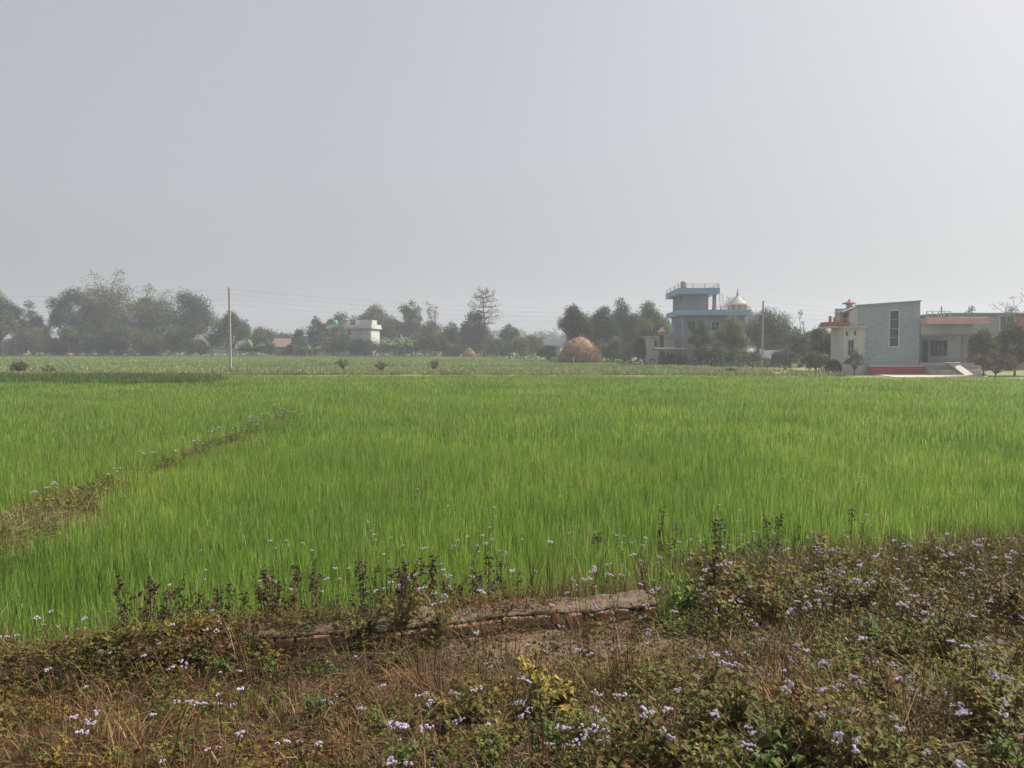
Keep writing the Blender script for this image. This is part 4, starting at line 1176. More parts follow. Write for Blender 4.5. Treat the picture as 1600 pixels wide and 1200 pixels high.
# low annex with the blue parapet, and the little red roofed shrine on it
Ya = 97.0; ax = Xat(1012, Ya)
an = empty('annex', (ax, Ya, 0), 0, 'low pale annex with blue parapet left of the blue-banded house', 'building')
def AX(px): return Xat(px, Ya) - ax
def AZ(py): return Zat(py, Ya)
aw = [(AX(1022), AX(1027), AZ(541), AZ(532))]
part('wall', M_cream, an, fn=lambda mb: (wall_holes(mb, 0, AX(1053), 0, .2, -.1, AZ(527), aw), mb.box(0, .2, .2, 4, -.1, AZ(527))))
window(an, *aw[0], 0, M_bluegrey, 1, 0, .06)
part('parapet', M_blue, an, [(AX(1037), AX(1055), -.15, .1, AZ(527) + .003, AZ(520.5))])
part('roof', M_cream, an, [(-.2, AX(1054), -.2, 4.1, AZ(527) + .004, AZ(525.2))])
Ys = 94.0; sx = Xat(1033.3, Ys)
sh = empty('roof_shrine', (sx, Ys, 0), 0, 'small pagoda-like shrine with pinkish red roof on a dark post', 'shrine')
def SZ(py): return Zat(py, Ys)
part('post', M_dark, sh, [(-.22, .22, -.2, .2, -.1, SZ(524))])
part('shrine_body', M_redbrick, sh, [(-.36, .36, -.35, .35, SZ(524) + .002, SZ(518))])
part('shrine_roof', M_pink, sh, fn=lambda mb: mb.lathe([(.50, SZ(518.8)), (.52, SZ(518)), (.36, SZ(515.5)), (.14, SZ(513)), (.05, SZ(512)), (.001, SZ(510.8))], 4, (0, 0)))
# brushwood pen in front of the blue house
Yq = 88.0; qx = Xat(1030, Yq)
pen = empty('brushwood_pen', (qx, Yq, 0), 0, 'dark brushwood pen with pole frame in front of the blue-banded house', 'pen')
rg = np.random.default_rng(3)
qw = Xat(1082, Yq) - qx
for k in range(5):
    x = qw * k / 4
    part('post', M_bark, pen, fn=lambda mb: mb.tube([(x, 0, -.1), (x + .03, 0, Zat(545, Yq))], .07, 6))
part('rail', M_bark, pen, fn=lambda mb: (mb.tube([(-.9, 0, Zat(546, Yq)), (qw * .5, .02, Zat(545.2, Yq)), (qw + .9, 0, Zat(547, Yq))], .06, 6)))
part('roof', M_thatch, pen, fn=lambda mb: mb.add([(-.2, -.3, Zat(546.5, Yq)), (qw * .82, -.3, Zat(546, Yq)), (qw * .82, 2.6, Zat(543, Yq)), (-.2, 2.6, Zat(543, Yq)),
     (-.2, -.3, Zat(548.5, Yq)), (qw * .82, -.3, Zat(548, Yq)), (qw * .82, 2.6, Zat(545, Yq)), (-.2, 2.6, Zat(545, Yq))],
     np.array([(0, 1, 2, 3), (7, 6, 5, 4), (0, 4, 5, 1), (1, 5, 6, 2), (2, 6, 7, 3), (3, 7, 4, 0)])))
n = 900
mb = MB(); bs = np.stack([rg.uniform(0, qw * .82, n), rg.uniform(.0, .35, n), rg.uniform(-.1, .6, n)], -1)
blades(mb, bs, rg.uniform(.6, 1.6, n), rg.uniform(.03, .07, n), np.abs(rg.normal(0, .3, n)), rg.uniform(0, 6.28, n), np.clip(rg.normal(.4, .25, n), 0, 1), curl=.2)
q_ = mb.build('brushwood', M_dead, pen); q_['kind'] = 'stuff'

# --- temple cupola behind
Yt = 140.0; tx = Xat(1150.5, Yt)
tm = empty('domed_temple', (tx, Yt, 0), 0, 'pale temple dome with finial above the blue-banded house', 'temple')
def TZ(py): return Zat(py, Yt)
ut = Yt / FPX
part('base_block', M_bluegrey, tm, [(-1.5, 1.5, -1.5, 1.5, -.1, TZ(488))])
for k in range(8):
    a = k * math.pi / 4 + .39
    part('column', M_white, tm, fn=lambda mb: mb.lathe([(.2, TZ(488)), (.2, TZ(477))], 8, (math.cos(a) * 1.45, math.sin(a) * 1.45)))
part('drum', M_bluegrey, tm, fn=lambda mb: mb.lathe([(.95, TZ(488)), (.95, TZ(477)), (.01, TZ(477))], 12))
part('cornice', M_white, tm, fn=lambda mb: mb.lathe([(1.0, TZ(477)), (1.9, TZ(477)), (1.9, TZ(475)), (1.0, TZ(474.6))], 16))
part('dome', M_cream, tm, fn=lambda mb: mb.lathe([(1.6, TZ(475)), (1.4, TZ(473)), (1.18, TZ(470.5)), (.9, TZ(468)), (.6, TZ(465.6)), (.36, TZ(463.3)), (.24, TZ(461))], 20), smooth=True)
part('finial', M_bluegrey, tm, fn=lambda mb: mb.lathe([(.22, TZ(461)), (.3, TZ(460)), (.14, TZ(459)), (.2, TZ(457.5)), (.1, TZ(456)), (.12, TZ(454.5)), (.02, TZ(449.5))], 8), smooth=True)

# --- white two storey house in the middle distance
Yw = 168.0; wx = Xat(515, Yw)
wh = empty('white_house', (wx, Yw, 0), R(-4), 'white two storey flat-roofed house half hidden by bushes left of banana clump', 'house')
def WX(px): return Xat(px, Yw) - wx
def WZ(py): return Zat(py, Yw)
ww = [(WX(525.5), WX(530), WZ(520), WZ(514.5)), (WX(545), WX(550), WZ(523), WZ(515)), (WX(562), WX(567), WZ(545), WZ(536))]
part('wall', M_white, wh, fn=lambda mb: (wall_holes(mb, 0, WX(581), 0, .3, -.1, WZ(513.5), ww), mb.box(WX(581) - .3, WX(581), .3, 8, -.1, WZ(513.5)), mb.box(0, .3, .3, 8, -.1, WZ(513.5)), mb.box(.3, WX(581) - .3, 7.7, 8, -.1, WZ(513.5))))
for q in ww: window(wh, *q, 0, M_white, 1, 1, .1)
part('roof_slab', M_white, wh, [(-.5, WX(584), -.7, 8.6, WZ(513.5) + .004, WZ(511))])
part('parapet', M_white, wh, [(-.3, WX(583), -.5, -.2, WZ(511) + .003, WZ(507.5)), (WX(583) - .3, WX(583), -.2, 8.3, WZ(511) + .003, WZ(506.5))])
part('roof_room', M_white, wh, [(WX(554), WX(580), 1.5, 6, WZ(511) + .004, WZ(499.5))])
part('floor_band', M_white, wh, [(-.2, WX(584), -.5, -.003, WZ(534), WZ(532.5))])
part('balcony_post', M_white, wh, [(WX(580), WX(582), -.9, -.55, -.1, WZ(532))])
part('brick_base', M_redbrick, wh, [(WX(570), WX(586), -1.2, -.95, -.1, WZ(551))])
part('water_tank', M_green_tank, wh, fn=lambda mb: mb.lathe([(.001, WZ(509)), (.55, WZ(509)), (.58, WZ(505)), (.52, WZ(501)), (.2, WZ(499.8)), (.001, WZ(499.5))], 12, (WX(523.5), .6)), smooth=True)
part('tank_stand', M_white, wh, [(WX(519), WX(528), .1, 1.2, WZ(511), WZ(509) - .002)])

# --- huts along the tree line
def hut(px0, px1, peave, pridge, Y, label, roofm, wallm, openings=(), cat='hut', over=.35, slope='gable', depth=4.0):
    x0 = Xat(px0, Y); wd = Xat(px1, Y) - x0
    rt = empty('hut', (x0, Y, 0), 0, label, cat)
    ze, zr = Zat(peave, Y), Zat(pridge, Y)
    holes = [(a * wd, b * wd, c * ze, d * ze) for a, b, c, d in openings]
    part('wall', wallm, rt, fn=lambda mb: (wall_holes(mb, .2, wd - .2, 0, .15, -.1, ze, holes), mb.box(.2, .35, .15, depth, -.1, ze), mb.box(wd - .35, wd - .2, .15, depth, -.1, ze)))
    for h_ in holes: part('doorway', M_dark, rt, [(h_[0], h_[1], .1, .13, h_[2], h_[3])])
    def rf(mb):
        y0, y1 = -over, depth + over; ym = (y0 + y1) / 2 if slope == 'gable' else y1
        pr = [(y0, ze - .02), (ym, zr), (y1, ze - .02)] if slope == 'gable' else [(y0, ze - .02), (y1, zr)]
        th = .06
        for (ya, za), (yb, zb_) in zip(pr[:-1], pr[1:]):
            v = [(-over, ya, za), (wd + over, ya, za), (wd + over, yb, zb_), (-over, yb, zb_)]
            v2 = [(a, b, c + th) for a, b, c in v]
            mb.add(v + v2, np.array([(3, 2, 1, 0), (4, 5, 6, 7), (0, 1, 5, 4), (1, 2, 6, 5), (2, 3, 7, 6), (3, 0, 4, 7)]))
    part('roof', roofm, rt, fn=rf)
    return rt
hut(852, 877, 541, 530, 132, 'hut with grey tin roof just left of the large haystack', M_tin_dark, M_white, [(.1, .35, 0, .6)])
hut(428, 464, 542, 529, 172, 'low house with faded red tin roof among bushes', M_tinred, M_mud, [(.3, .5, 0, .8)])
hut(462, 482, 541, 535, 169, 'small shed with pale tin roof right of the red roof', M_tin, M_mud, [(.2, .6, 0, .8)])
hut(5, 32, 536, 529, 174, 'small hut with pale roof at the far left', M_tin, M_mud, [(.35, .6, 0, .8)])
hut(80, 108, 529, 521, 180, 'shed with pale roof glimpsed behind the flat-topped tree', M_tin, M_mud, [(.3, .6, 0, .8)])
hut(690, 718, 549, 541, 170, 'low brownish hut left of the little haystack', M_thatch, M_mud, [(.4, .6, 0, .8)])
hut(1195, 1222, 560, 548, 93, 'low shed with bluish sheet roof right of the right pole', M_tin_dark, M_mud, [(.3, .6, 0, .8)])

# ------------------------------------------------------------------ rubble heaps by the lane
def heap(px0, px1, py, zt, label, seed, mats, n=14, dark=False):
    rg = np.random.default_rng(seed)
    a = G(px0, py, .12); b = G(px1, py, .12)
    L = (b - a).length
    rt = empty('rubble_heap', (a.x, a.y, T(a.x, a.y) - .03), 0, label, 'rubble')
    mb = MB()
    m = 18; vs_ = []
    for i in range(m):
        t = i / (m - 1)
        for j in range(5):
            q = j / 4 * 2 - 1
            hh = zt * (1 - q * q) * (math.sin(t * math.pi) ** .5) * (.6 + .6 * vnoise(t * 7, j * 1.1, seed))
            vs_.append((t * L, q * .7, hh))
    mb.add(vs_, np.array([(i * 5 + j, i * 5 + 5 + j, i * 5 + 6 + j, i * 5 + 1 + j) for i in range(m - 1) for j in range(4)]))
    mb.build('mound', mats[0], rt, True)
    for k in range(n):
        s = rg.uniform(.08, .2); t = rg.uniform(.05, .95)
        q = MB(); v = np.array([(x, y, z) for x in (-1, 1) for y in (-.6, .6) for z in (-.4, .4)], float) * s * rg.uniform(.7, 1.3, (8, 1))
        q.add(v, np.array([(0, 1, 3, 2), (4, 6, 7, 5), (0, 4, 5, 1), (2, 3, 7, 6), (0, 2, 6, 4), (1, 5, 7, 3)]))
        ob = q.build('stone', mats[1], rt); ob.location = (t * L, rg.uniform(-.5, .1), zt * math.sin(t * math.pi) * .8 + .02); ob.rotation_euler = tuple(rg.uniform(-.5, .5, 3))
heap(-15, 75, 584.5, .32, 'long reddish rubble heap at the left edge beyond the wheat', 5, (M_redbrick, M_pad), 26)
heap(452, 482, 584, .42, 'small rubble heap on the path bank left of centre', 6, (M_mud, M_pad), 16)
heap(1195, 1240, 584, .25, 'low orange soil heap at the right utility pole foot', 7, (M_mud, M_pad), 12)
# ------------------------------------------------------------------ old brick wall along the verge
fr = [G(-30, 1062, .57), G(160, 1030, .58), G(400, 996, .585), G(600, 985, .585), G(700, 974, .59), G(793, 962, .595), G(875, 955.5, .60), G(978, 948, .60), G(1034, 943, .60)]
wl = np.array([[q.x, q.y, q.z] for q in fr])
dw = np.concatenate([[0], np.cumsum(np.linalg.norm(np.diff(wl[:, :2], axis=0), axis=1))])
WL = dw[-1]
def wall_pt(s):
    return np.array([np.interp(s, dw, wl[:, j]) for j in range(3)])
def wall_dir(s):
    a, b = wall_pt(max(0, s - .1)), wall_pt(min(WL, s + .1))
    d = (b - a)[:2]; return d / np.linalg.norm(d)
wall = empty('brick_wall', tuple(wl[4]), 0, 'low broken brick wall with worn cement top crossing the weedy verge', 'wall')
wall_o = np.array([wl[4][0], wl[4][1], wl[4][2]])
# worn cement cap: uneven strip with a rounded broken front edge
ns, nc = 240, 16
V = []
for i in range(ns):
    s = WL * i / (ns - 1)
    p = wall_pt(s); d = wall_dir(s); nrm = np.array([-d[1], d[0]])
    wth = .31 + .05 * (float(vnoise(s * 2.3, 4, 41)) - .5) * 2
    fz = .018 * (float(vnoise(s * 1.7, 1, 42)) - .5) + .012 * (float(vnoise(s * 9, 2, 43)) - .5)
    inset = .035 * float(vnoise(s * 6, 7, 44)) + .035 * float(vnoise(s * 17, 7, 45))
    brk = .03 * max(0, float(vnoise(s * 1.6, 3, 47)) - .62) / .38
    for j in range(nc):
        q = j / (nc - 1)
        if j == 0: yy, zz = .03 + inset * .5, -.028 - .012 * float(vnoise(s * 11, 3, 46))
        elif j == 1: yy, zz = inset * .6 + .004, -.020
        elif j == 2: yy, zz = inset * .6 + .016, -.006
        elif j == nc - 1: yy, zz = wth + .02, -.12
        else:
            yy = inset * .5 + .01 + (wth - .02) * (j - 2) / (nc - 4)
            zz = .010 * (float(vnoise(s * 7, yy * 7, 48)) - .5) * 2 + .008 * (float(vnoise(s * 22, yy * 22, 49)) - .5) * 2
        zz += fz - brk * (1 - q)
        V.append((p[0] + nrm[0] * yy - wall_o[0], p[1] + nrm[1] * yy - wall_o[1], p[2] + zz - wall_o[2]))
F = [(i * nc + j, i * nc + nc + j, i * nc + nc + 1 + j, i * nc + 1 + j) for i in range(ns - 1) for j in range(nc - 1)]
F = np.array(F)
mb = MB(); mb.add(V, F)
mb.add([V[k] for k in range(nc)], np.array([list(range(nc))])); mb.add([V[(ns - 1) * nc + k] for k in range(nc)], np.array([list(range(nc - 1, -1, -1))]))
mb.build('cement_cap', M_mortar, wall, True)
# footing: a rough core below the bricks
V = []
for i in range(60):
    s = WL * i / 59; p = wall_pt(s); d = wall_dir(s); nrm = np.array([-d[1], d[0]])
    for yy, zz in ((-.015, -.45), (.02, -.16), (.045, -.06), (.29, -.06), (.32, -.55)):
        yy += .02 * (float(vnoise(s * 8, zz * 9, 51)) - .5)
        V.append((p[0] + nrm[0] * yy - wall_o[0], p[1] + nrm[1] * yy - wall_o[1], p[2] + zz - wall_o[2]))
mb = MB(); mb.add(V, np.array([(i * 5 + j, i * 5 + 5 + j, i * 5 + 6 + j, i * 5 + 1 + j) for i in range(59) for j in range(4)]))
mb.build('footing', M_mortar, wall, True)
rg = np.random.default_rng(12)
def brick_mesh(seed, L=.112, W=.2, H=.072, chip=.012):
    """a header with worn corners: a box cut into a 3x3x3 lattice whose corners are pulled in"""
    r_ = np.random.default_rng(seed)
    b = MB(); g = np.array([-.5, -.36, .36, .5])
    idx = {}
    V = []; Fq = []
    def vid(i, j, k):
        if (i, j, k) not in idx:
            p = np.array([g[i], g[j], g[k]])
            ext = sum(1 for q in (i, j, k) if q in (0, 3))
            sc = 1 - (.07 if ext == 3 else .025 if ext == 2 else 0)
            p = p * sc * np.array([L, W, H]) + r_.normal(0, chip * (.35 if ext > 1 else .12), 3)
            idx[(i, j, k)] = len(V); V.append(p)
        return idx[(i, j, k)]
    for a in range(3):
        for b_ in range(3):
            Fq += [(vid(a, 0, b_), vid(a + 1, 0, b_), vid(a + 1, 0, b_ + 1), vid(a, 0, b_ + 1)), (vid(a, 3, b_ + 1), vid(a + 1, 3, b_ + 1), vid(a + 1, 3, b_), vid(a, 3, b_)),
                   (vid(0, a, b_ + 1), vid(0, a + 1, b_ + 1), vid(0, a + 1, b_), vid(0, a, b_)), (vid(3, a, b_), vid(3, a + 1, b_), vid(3, a + 1, b_ + 1), vid(3, a, b_ + 1)),
                   (vid(a, b_ + 1, 0), vid(a + 1, b_ + 1, 0), vid(a + 1, b_, 0), vid(a, b_, 0)), (vid(a, b_, 3), vid(a + 1, b_, 3), vid(a + 1, b_ + 1, 3), vid(a, b_ + 1, 3))]
    b.add(V, np.array(Fq))
    return b.mesh('brick', M_brick)
bm_ = [brick_mesh(k) for k in range(6)]
def s_of(px): # place along the wall whose front edge shows at this photo column
    xs = [q.x / q.y for q in fr]
    return float(np.interp((px - 800) / FPX, xs, dw))
s = s_of(330); s_end = WL - .03; k = 0
while s < s_end:
    gap = rg.uniform(.003, .012)
    p = wall_pt(s + .057); d = wall_dir(s + .057); nrm = np.array([-d[1], d[0]])
    for row in (0, 1):
        if row == 1 and rg.random() < .25: continue
        if row == 0 and rg.random() < .06: continue
        o = bpy.data.objects.new('brick', bm_[int(rg.integers(0, 6))]); COL.objects.link(o); o.parent = wall
        off = .098 + rg.uniform(-.012, .012) + row * .004
        sh = .055 * row
        o.location = (p[0] + nrm[0] * off + d[0] * sh - wall_o[0], p[1] + nrm[1] * off + d[1] * sh - wall_o[1], -.064 - .082 * row + rg.uniform(-.004, .004) + p[2] - wall_o[2])
        o.rotation_euler = (rg.normal(0, .03), rg.normal(0, .03), math.atan2(d[1], d[0]) + rg.normal(0, .05))
    s += .112 + gap; k += 1
# loose broken bricks: one pile at the left edge, a few on the soil
def loose(px, py, z, label, rz, sc=1.0, tilt=.3):
    g_ = G(px, py, z); zt_ = T(g_.x, g_.y)
    o = bpy.data.objects.new('loose_brick', bm_[int(rg.integers(0, 6))]); COL.objects.link(o)
    o.location = (g_.x, g_.y, zt_ + .03); o.rotation_euler = (rg.normal(0, tilt), rg.normal(0, tilt), rz); o.scale = (sc, sc * .6, sc)
    tag(o, label, 'brick', 'loose broken bricks')
loose(8, 1046, .5, 'pale broken brick at the extreme left edge of the wall', .3, 1.3)
loose(33, 1034, .55, 'broken brick lying on the wall end at left', 1.0, 1.2)
loose(18, 1062, .5, 'orange brick piece below the left wall end', 2.0, .9)
loose(683, 990, .46, 'grey cement lump leaning below the wall middle', .25, 1.35, .1)

# ------------------------------------------------------------------ verge: ground layers
def verge_mask(x, y):
    s = y - SLOPE * x
    r = sstep(.9, 1.8, x)
    e = 5.45 * (1 - r) + 7.3 * r
    return (s > 1.7) & (s < e)
SOIL = G(905, 1015, .48)                       # bare crumbly soil before the bricks
def soil_bare(x, y):
    return np.exp(-(((x - SOIL.x) / .85) ** 2 + ((y - SOIL.y) / .42) ** 2))
STRAW = [(G(330, 1065, .55), .75, .22), (G(60, 1160, .75), .8, .25), (G(520, 1010, .5), .5, .14), (G(1490, 885, .4), .55, .25), (G(1150, 1060, .55), .5, .2), (G(1590, 1190, .8), .5, .2),(G(60, 850, .2), .6, 1.2), (G(620, 1060, .55), .5, .2)]
def straw_field(x, y):
    q = 0
    for c, a, b in STRAW: q = np.maximum(q, np.exp(-(((x - c.x) / a) ** 2 + ((y - c.y) / b) ** 2)))
    return q
def green_bias(x, y):
    """how green the growth is, by place"""
    g_ = .40 + .16 * sstep(0, 3, x) + .5 * (vnoise(x * .9, y * .9, 61) - .5)
    return np.clip(g_ - .45 * straw_field(x, y), 0, 1)
def scatter(n, seed, xlim=(-5.2, 7.6), ylim=(1.7, 9.6)):
    r_ = np.random.default_rng(seed)
    x = r_.uniform(*xlim, n); y = r_.uniform(*ylim, n)
    m = verge_mask(x, y) & (np.abs(x) < .72 * y + .9)
    return x[m], y[m], r_
def tuft(seed, n, rad, hmin, hmax, lean, wd, mat, name, curl=1.0):
    r_ = np.random.default_rng(seed); mb = MB()
    a = r_.uniform(0, 6.28, n); q = np.sqrt(r_.random(n)) * rad
    base = np.stack([np.cos(a) * q, np.sin(a) * q, np.full(n, -.01)], -1)
    az = np.where(r_.random(n) < .5, a + r_.normal(0, .5, n), r_.uniform(0, 6.28, n))
    blades(mb, base, r_.uniform(hmin, hmax, n), wd * r_.uniform(.6, 1.4, n), np.abs(r_.normal(lean, lean * .6, n)), az, np.clip(r_.normal(.5, .25, n), 0, 1), curl=curl)
    return mb.mesh(name, mat)
def leafpatch(seed, n, rad, hmax, lmin, lmax, mat, name, tm, ts):
    r_ = np.random.default_rng(seed); mb = MB()
    a = r_.uniform(0, 6.28, n); q = np.sqrt(r_.random(n)) * rad
    z = r_.random(n) ** 1.3 * hmax * (1 - .5 * (q / rad) ** 2)
    pos = np.stack([np.cos(a) * q, np.sin(a) * q, z], -1)
    d = norm(rnd_dirs(r_, n, -.35, .5)); nr = norm(rnd_dirs(r_, n) * .7 + np.array([0, 0, 1.]))
    ln = r_.uniform(lmin, lmax, n)
    leaf_six(mb, pos, d, nr, ln, ln * r_.uniform(.45, .75, n), np.clip(r_.normal(tm, ts, n), 0, 1))
    k = n // 6
    for i in range(k):
        p1 = pos[i]; mb.tube([(p1[0] * .4, p1[1] * .4, -.01), (p1[0] * .8, p1[1] * .8, p1[2] * .5), tuple(p1)], (.002, .0016, .001), 3, r_.uniform(.05, .35), cap=False)
    return mb.mesh(name, mat)
# lying dry grass
protos = [tuft(100 + k, 70, .13, .03, .13, .16, .0034, M_straw, 'straw_tuft', 1.6) for k in range(6)]
x, y, r_ = scatter(9000, 201)
keep = r_.random(len(x)) < np.clip(.38 + .75 * straw_field(x, y) - .85 * soil_bare(x, y), .06, 1)
x, y = x[keep], y[keep]; n = len(x)
rot = np.stack([r_.normal(0, .15, n), r_.normal(0, .15, n), r_.uniform(0, 6.28, n)], -1)
scl = np.repeat(r_.uniform(.8, 1.5, (n, 1)), 3, 1)
points_stuff('dry_grass', np.stack([x, y, terrain(x, y)], -1), rot, scl, r_.integers(0, 6, n), protos, 'matted brown dry grass covering the near roadside verge', 'grass')
# standing dry stalks
protos = [tuft(120 + k, 26, .07, .14, .36, .10, .0030, M_straw, 'stalk_tuft', .8) for k in range(5)]
x, y, r_ = scatter(5200, 202)
wb = np.array([wall_pt(t) for t in np.linspace(0, WL, 60)])
near_wall = np.min(np.hypot(x[:, None] - wb[:, 0], y[:, None] - (wb[:, 1] - .1)), 1)
keep = r_.random(len(x)) < np.clip(.10 + .08 * sstep(-1, 1, x) + .46 * sstep(1.0, 1.8, x) * sstep(4.6, 5.6, y - SLOPE * x) + .22 * straw_field(x, y) + .5 * np.exp(-(near_wall / .2) ** 2) * (x < .2) - .7 * soil_bare(x, y), .03, 1)
x, y = x[keep], y[keep]; n = len(x)
# dry tall grass behind the wall and at the wheat's edge
bx_ = r_.uniform(-3.6, 7.5, 900); sb = np.where(bx_ < 1.2, r_.normal(6.12, .14, 900), r_.normal(7.35, .35, 900)); by_ = sb + SLOPE * bx_
wgt = np.where(np.abs(bx_ - .3) < .8, 1.0, .42); kk = r_.random(900) < wgt
x = np.concatenate([x, bx_[kk]]); y = np.concatenate([y, by_[kk]]); n = len(x)
rot = np.stack([r_.normal(0, .1, n), r_.normal(0, .1, n), r_.uniform(0, 6.28, n)], -1)
scl = np.repeat(r_.uniform(.7, 1.35, (n, 1)), 3, 1)
scl[-int(kk.sum()):] *= 1.5
pk = r_.integers(0, 5, n); pk = np.where((y - SLOPE * x > 5.0) & (r_.random(n) < .45), 5 + r_.integers(0, 2, n), pk)
protos += [tuft(126 + k, 24, .07, .12, .30, .10, .0028, M_pale, 'stalk_tuft', .8) for k in range(2)]
points_stuff('dry_stalks', np.stack([x, y, terrain(x, y)], -1), rot, scl, pk, protos, 'thin standing dry grass stalks among the verge weeds', 'grass')
# low leafy cover: brown, olive and green kinds picked by place
pb = [leafpatch(140 + k, 70, .13, .10, .014, .034, M_weed, 'brown_cover', .20, .16) for k in range(4)]
pg = [leafpatch(150 + k, 75, .13, .13, .014, .036, M_weed, 'olive_cover', .52, .2) for k in range(4)]
pv_ = [leafpatch(160 + k, 75, .13, .15, .016, .042, M_weed, 'green_cover', .78, .14) for k in range(4)]
x, y, r_ = scatter(9500, 203)
gb_ = green_bias(x, y)
keep = r_.random(len(x)) < np.clip(.45 + .8 * gb_ - 1.3 * soil_bare(x, y) - .4 * straw_field(x, y), .03, 1)
x, y, gb_ = x[keep], y[keep], gb_[keep]; n = len(x)
u_ = r_.normal(gb_, .16)
kind_ = np.where(u_ < .36, 0, np.where(u_ < .62, 1, 2))
idx = kind_ * 4 + r_.integers(0, 4, n)
rot = np.stack([r_.normal(0, .12, n), r_.normal(0, .12, n), r_.uniform(0, 6.28, n)], -1)
sz = r_.uniform(.7, 1.35, n)
scl = np.stack([sz, sz, sz * r_.uniform(.7, 1.3, n) * (1 + .5 * sstep(1, 2, x) * sstep(4.5, 6, y))], -1)
points_stuff('low_weeds', np.stack([x, y, terrain(x, y) - .005], -1), rot, scl, idx, pb + pg + pv_, 'low leafy brown and green weeds carpeting the near verge', 'weeds')
# weeds and litter that have grown over the buried left part of the wall
r_ = np.random.default_rng(210)
X_, Y_, Z_ = [], [], []
for k in range(620):
    t = r_.random(); sv = WL * t
    cover = 1 - float(sstep(.36, .62, t)) * .86
    if r_.random() > cover * (.45 + .6 * float(vnoise(sv * 1.8, 5, 71))): continue
    p_ = wall_pt(sv); d_ = wall_dir(sv); q_ = r_.uniform(-.12, .36)
    X_.append(p_[0] - d_[1] * q_); Y_.append(p_[1] + d_[0] * q_); Z_.append(p_[2] - (.1 if q_ < 0 or q_ > .31 else .012))
n = len(X_); rot = np.stack([r_.normal(0, .2, n), r_.normal(0, .2, n), r_.uniform(0, 6.28, n)], -1); sz = r_.uniform(.7, 1.4, n)
ex = [tuft(170 + k, 40, .12, .02, .10, .16, .0034, M_straw, 'straw_tuft', 1.6) for k in range(3)]
points_stuff('wall_weeds', np.stack([X_, Y_, Z_], -1), rot, np.stack([sz, sz, sz * .8], -1), np.where(r_.random(n) < .35, 8 + r_.integers(0, 3, n), r_.integers(0, 8, n)), pb + pg + ex, 'brown and green weeds grown over the left half of the wall', 'weeds')
# crumbs of soil
def clod(seed):
    r_ = np.random.default_rng(seed)
    v = rnd_dirs(r_, 12); b = MB()
    import bmesh
    bm = bmesh.new()
    for p in v: bm.verts.new(p * r_.uniform(.75, 1.1) * np.array([1, .85, .65]))
    bmesh.ops.convex_hull(bm, input=bm.verts)
    me = bpy.data.meshes.new('soil_clod'); bm.to_mesh(me); bm.free()
    me.materials.append(M_clod); return me
protos = [clod(k) for k in range(5)]
r_ = np.random.default_rng(204)
n = 1500
x = SOIL.x + r_.normal(0, .55, n); y = SOIL.y + r_.normal(0, .26, n)
x = np.concatenate([x, r_.uniform(-4, 4.5, 900)]); y = np.concatenate([y, r_.uniform(2.4, 5.6, 900)])
m_ = verge_mask(x, y); x, y = x[m_], y[m_]; n = len(x)
sz = np.exp(r_.normal(-4.75, .55, n)); rot = r_.uniform(0, 6.28, (n, 3))
points_stuff('soil_crumbs', np.stack([x, y, terrain(x, y) + sz * .2], -1), rot, np.repeat(sz[:, None], 3, 1), r_.integers(0, 5, n), protos, 'loose crumbs of pale soil in front of the bricks', 'soil')
# flecks of weed along the bund
protos = pb[:2] + pg[:2] + pv_
yy = np.repeat(np.arange(6.4, 30, .16), 4); yy = yy + rng.uniform(-.1, .1, len(yy))
xx = bund_x(yy) + rng.normal(0, .38, len(yy)); n = len(xx)
rr = np.zeros((n, 3)); rr[:, 2] = rng.uniform(0, 6.28, n)
ss = np.repeat(rng.uniform(1.1, 2.2, (n, 1)), 3, 1) * (1 - .25 * sstep(10, 14, yy))[:, None]
pk = np.where(rng.random(n) < sstep(8, 11.5, yy) * .88 + .1, rng.integers(4, 8, n), rng.integers(0, 4, n))
points_stuff('bund_weeds', np.stack([xx, yy, terrain(xx, yy)], -1), rr, ss, pk, protos, 'low green and brown weeds along the narrow bund at left', 'weeds')

# ------------------------------------------------------------------ verge: plants one by one
def flower_mesh(seed):
    r_ = np.random.default_rng(seed); mb = MB()
    m = int(r_.integers(5, 9))
    for k in range(m):
        a = r_.uniform(0, 6.28); q = .017 * math.sqrt(r_.random())
        c = np.array([math.cos(a) * q, math.sin(a) * q, r_.uniform(0, .008) - q * .15]); rad = r_.uniform(.0055, .0085)
        n = 22
        d = norm(rnd_dirs(r_, n, -.05, 1)); side = norm(np.cross(d, rnd_dirs(r_, n)))
        v = np.stack([c + d * rad * .25 - side * rad * .22, c + d * rad * .25 + side * rad * .22, c + d * rad * r_.uniform(.9, 1.25, (n, 1))], 1).reshape(-1, 3)
        mb.add(v, np.arange(n * 3).reshape(-1, 3), np.clip(np.repeat(r_.normal(.6, .2, n), 3) + np.tile([-.25, -.25, .15], n), 0, 1))
        mb.lathe([(.001, c[2] - rad * .7), (rad * .6, c[2] - rad * .3), (rad * .62, c[2] + rad * .25), (rad * .3, c[2] + rad * .62), (.001, c[2] + rad * .7)], 7, (c[0], c[1]), .3)
    return mb.mesh('flower_head', M_flower)
FLW = [flower_mesh(k) for k in range(5)]
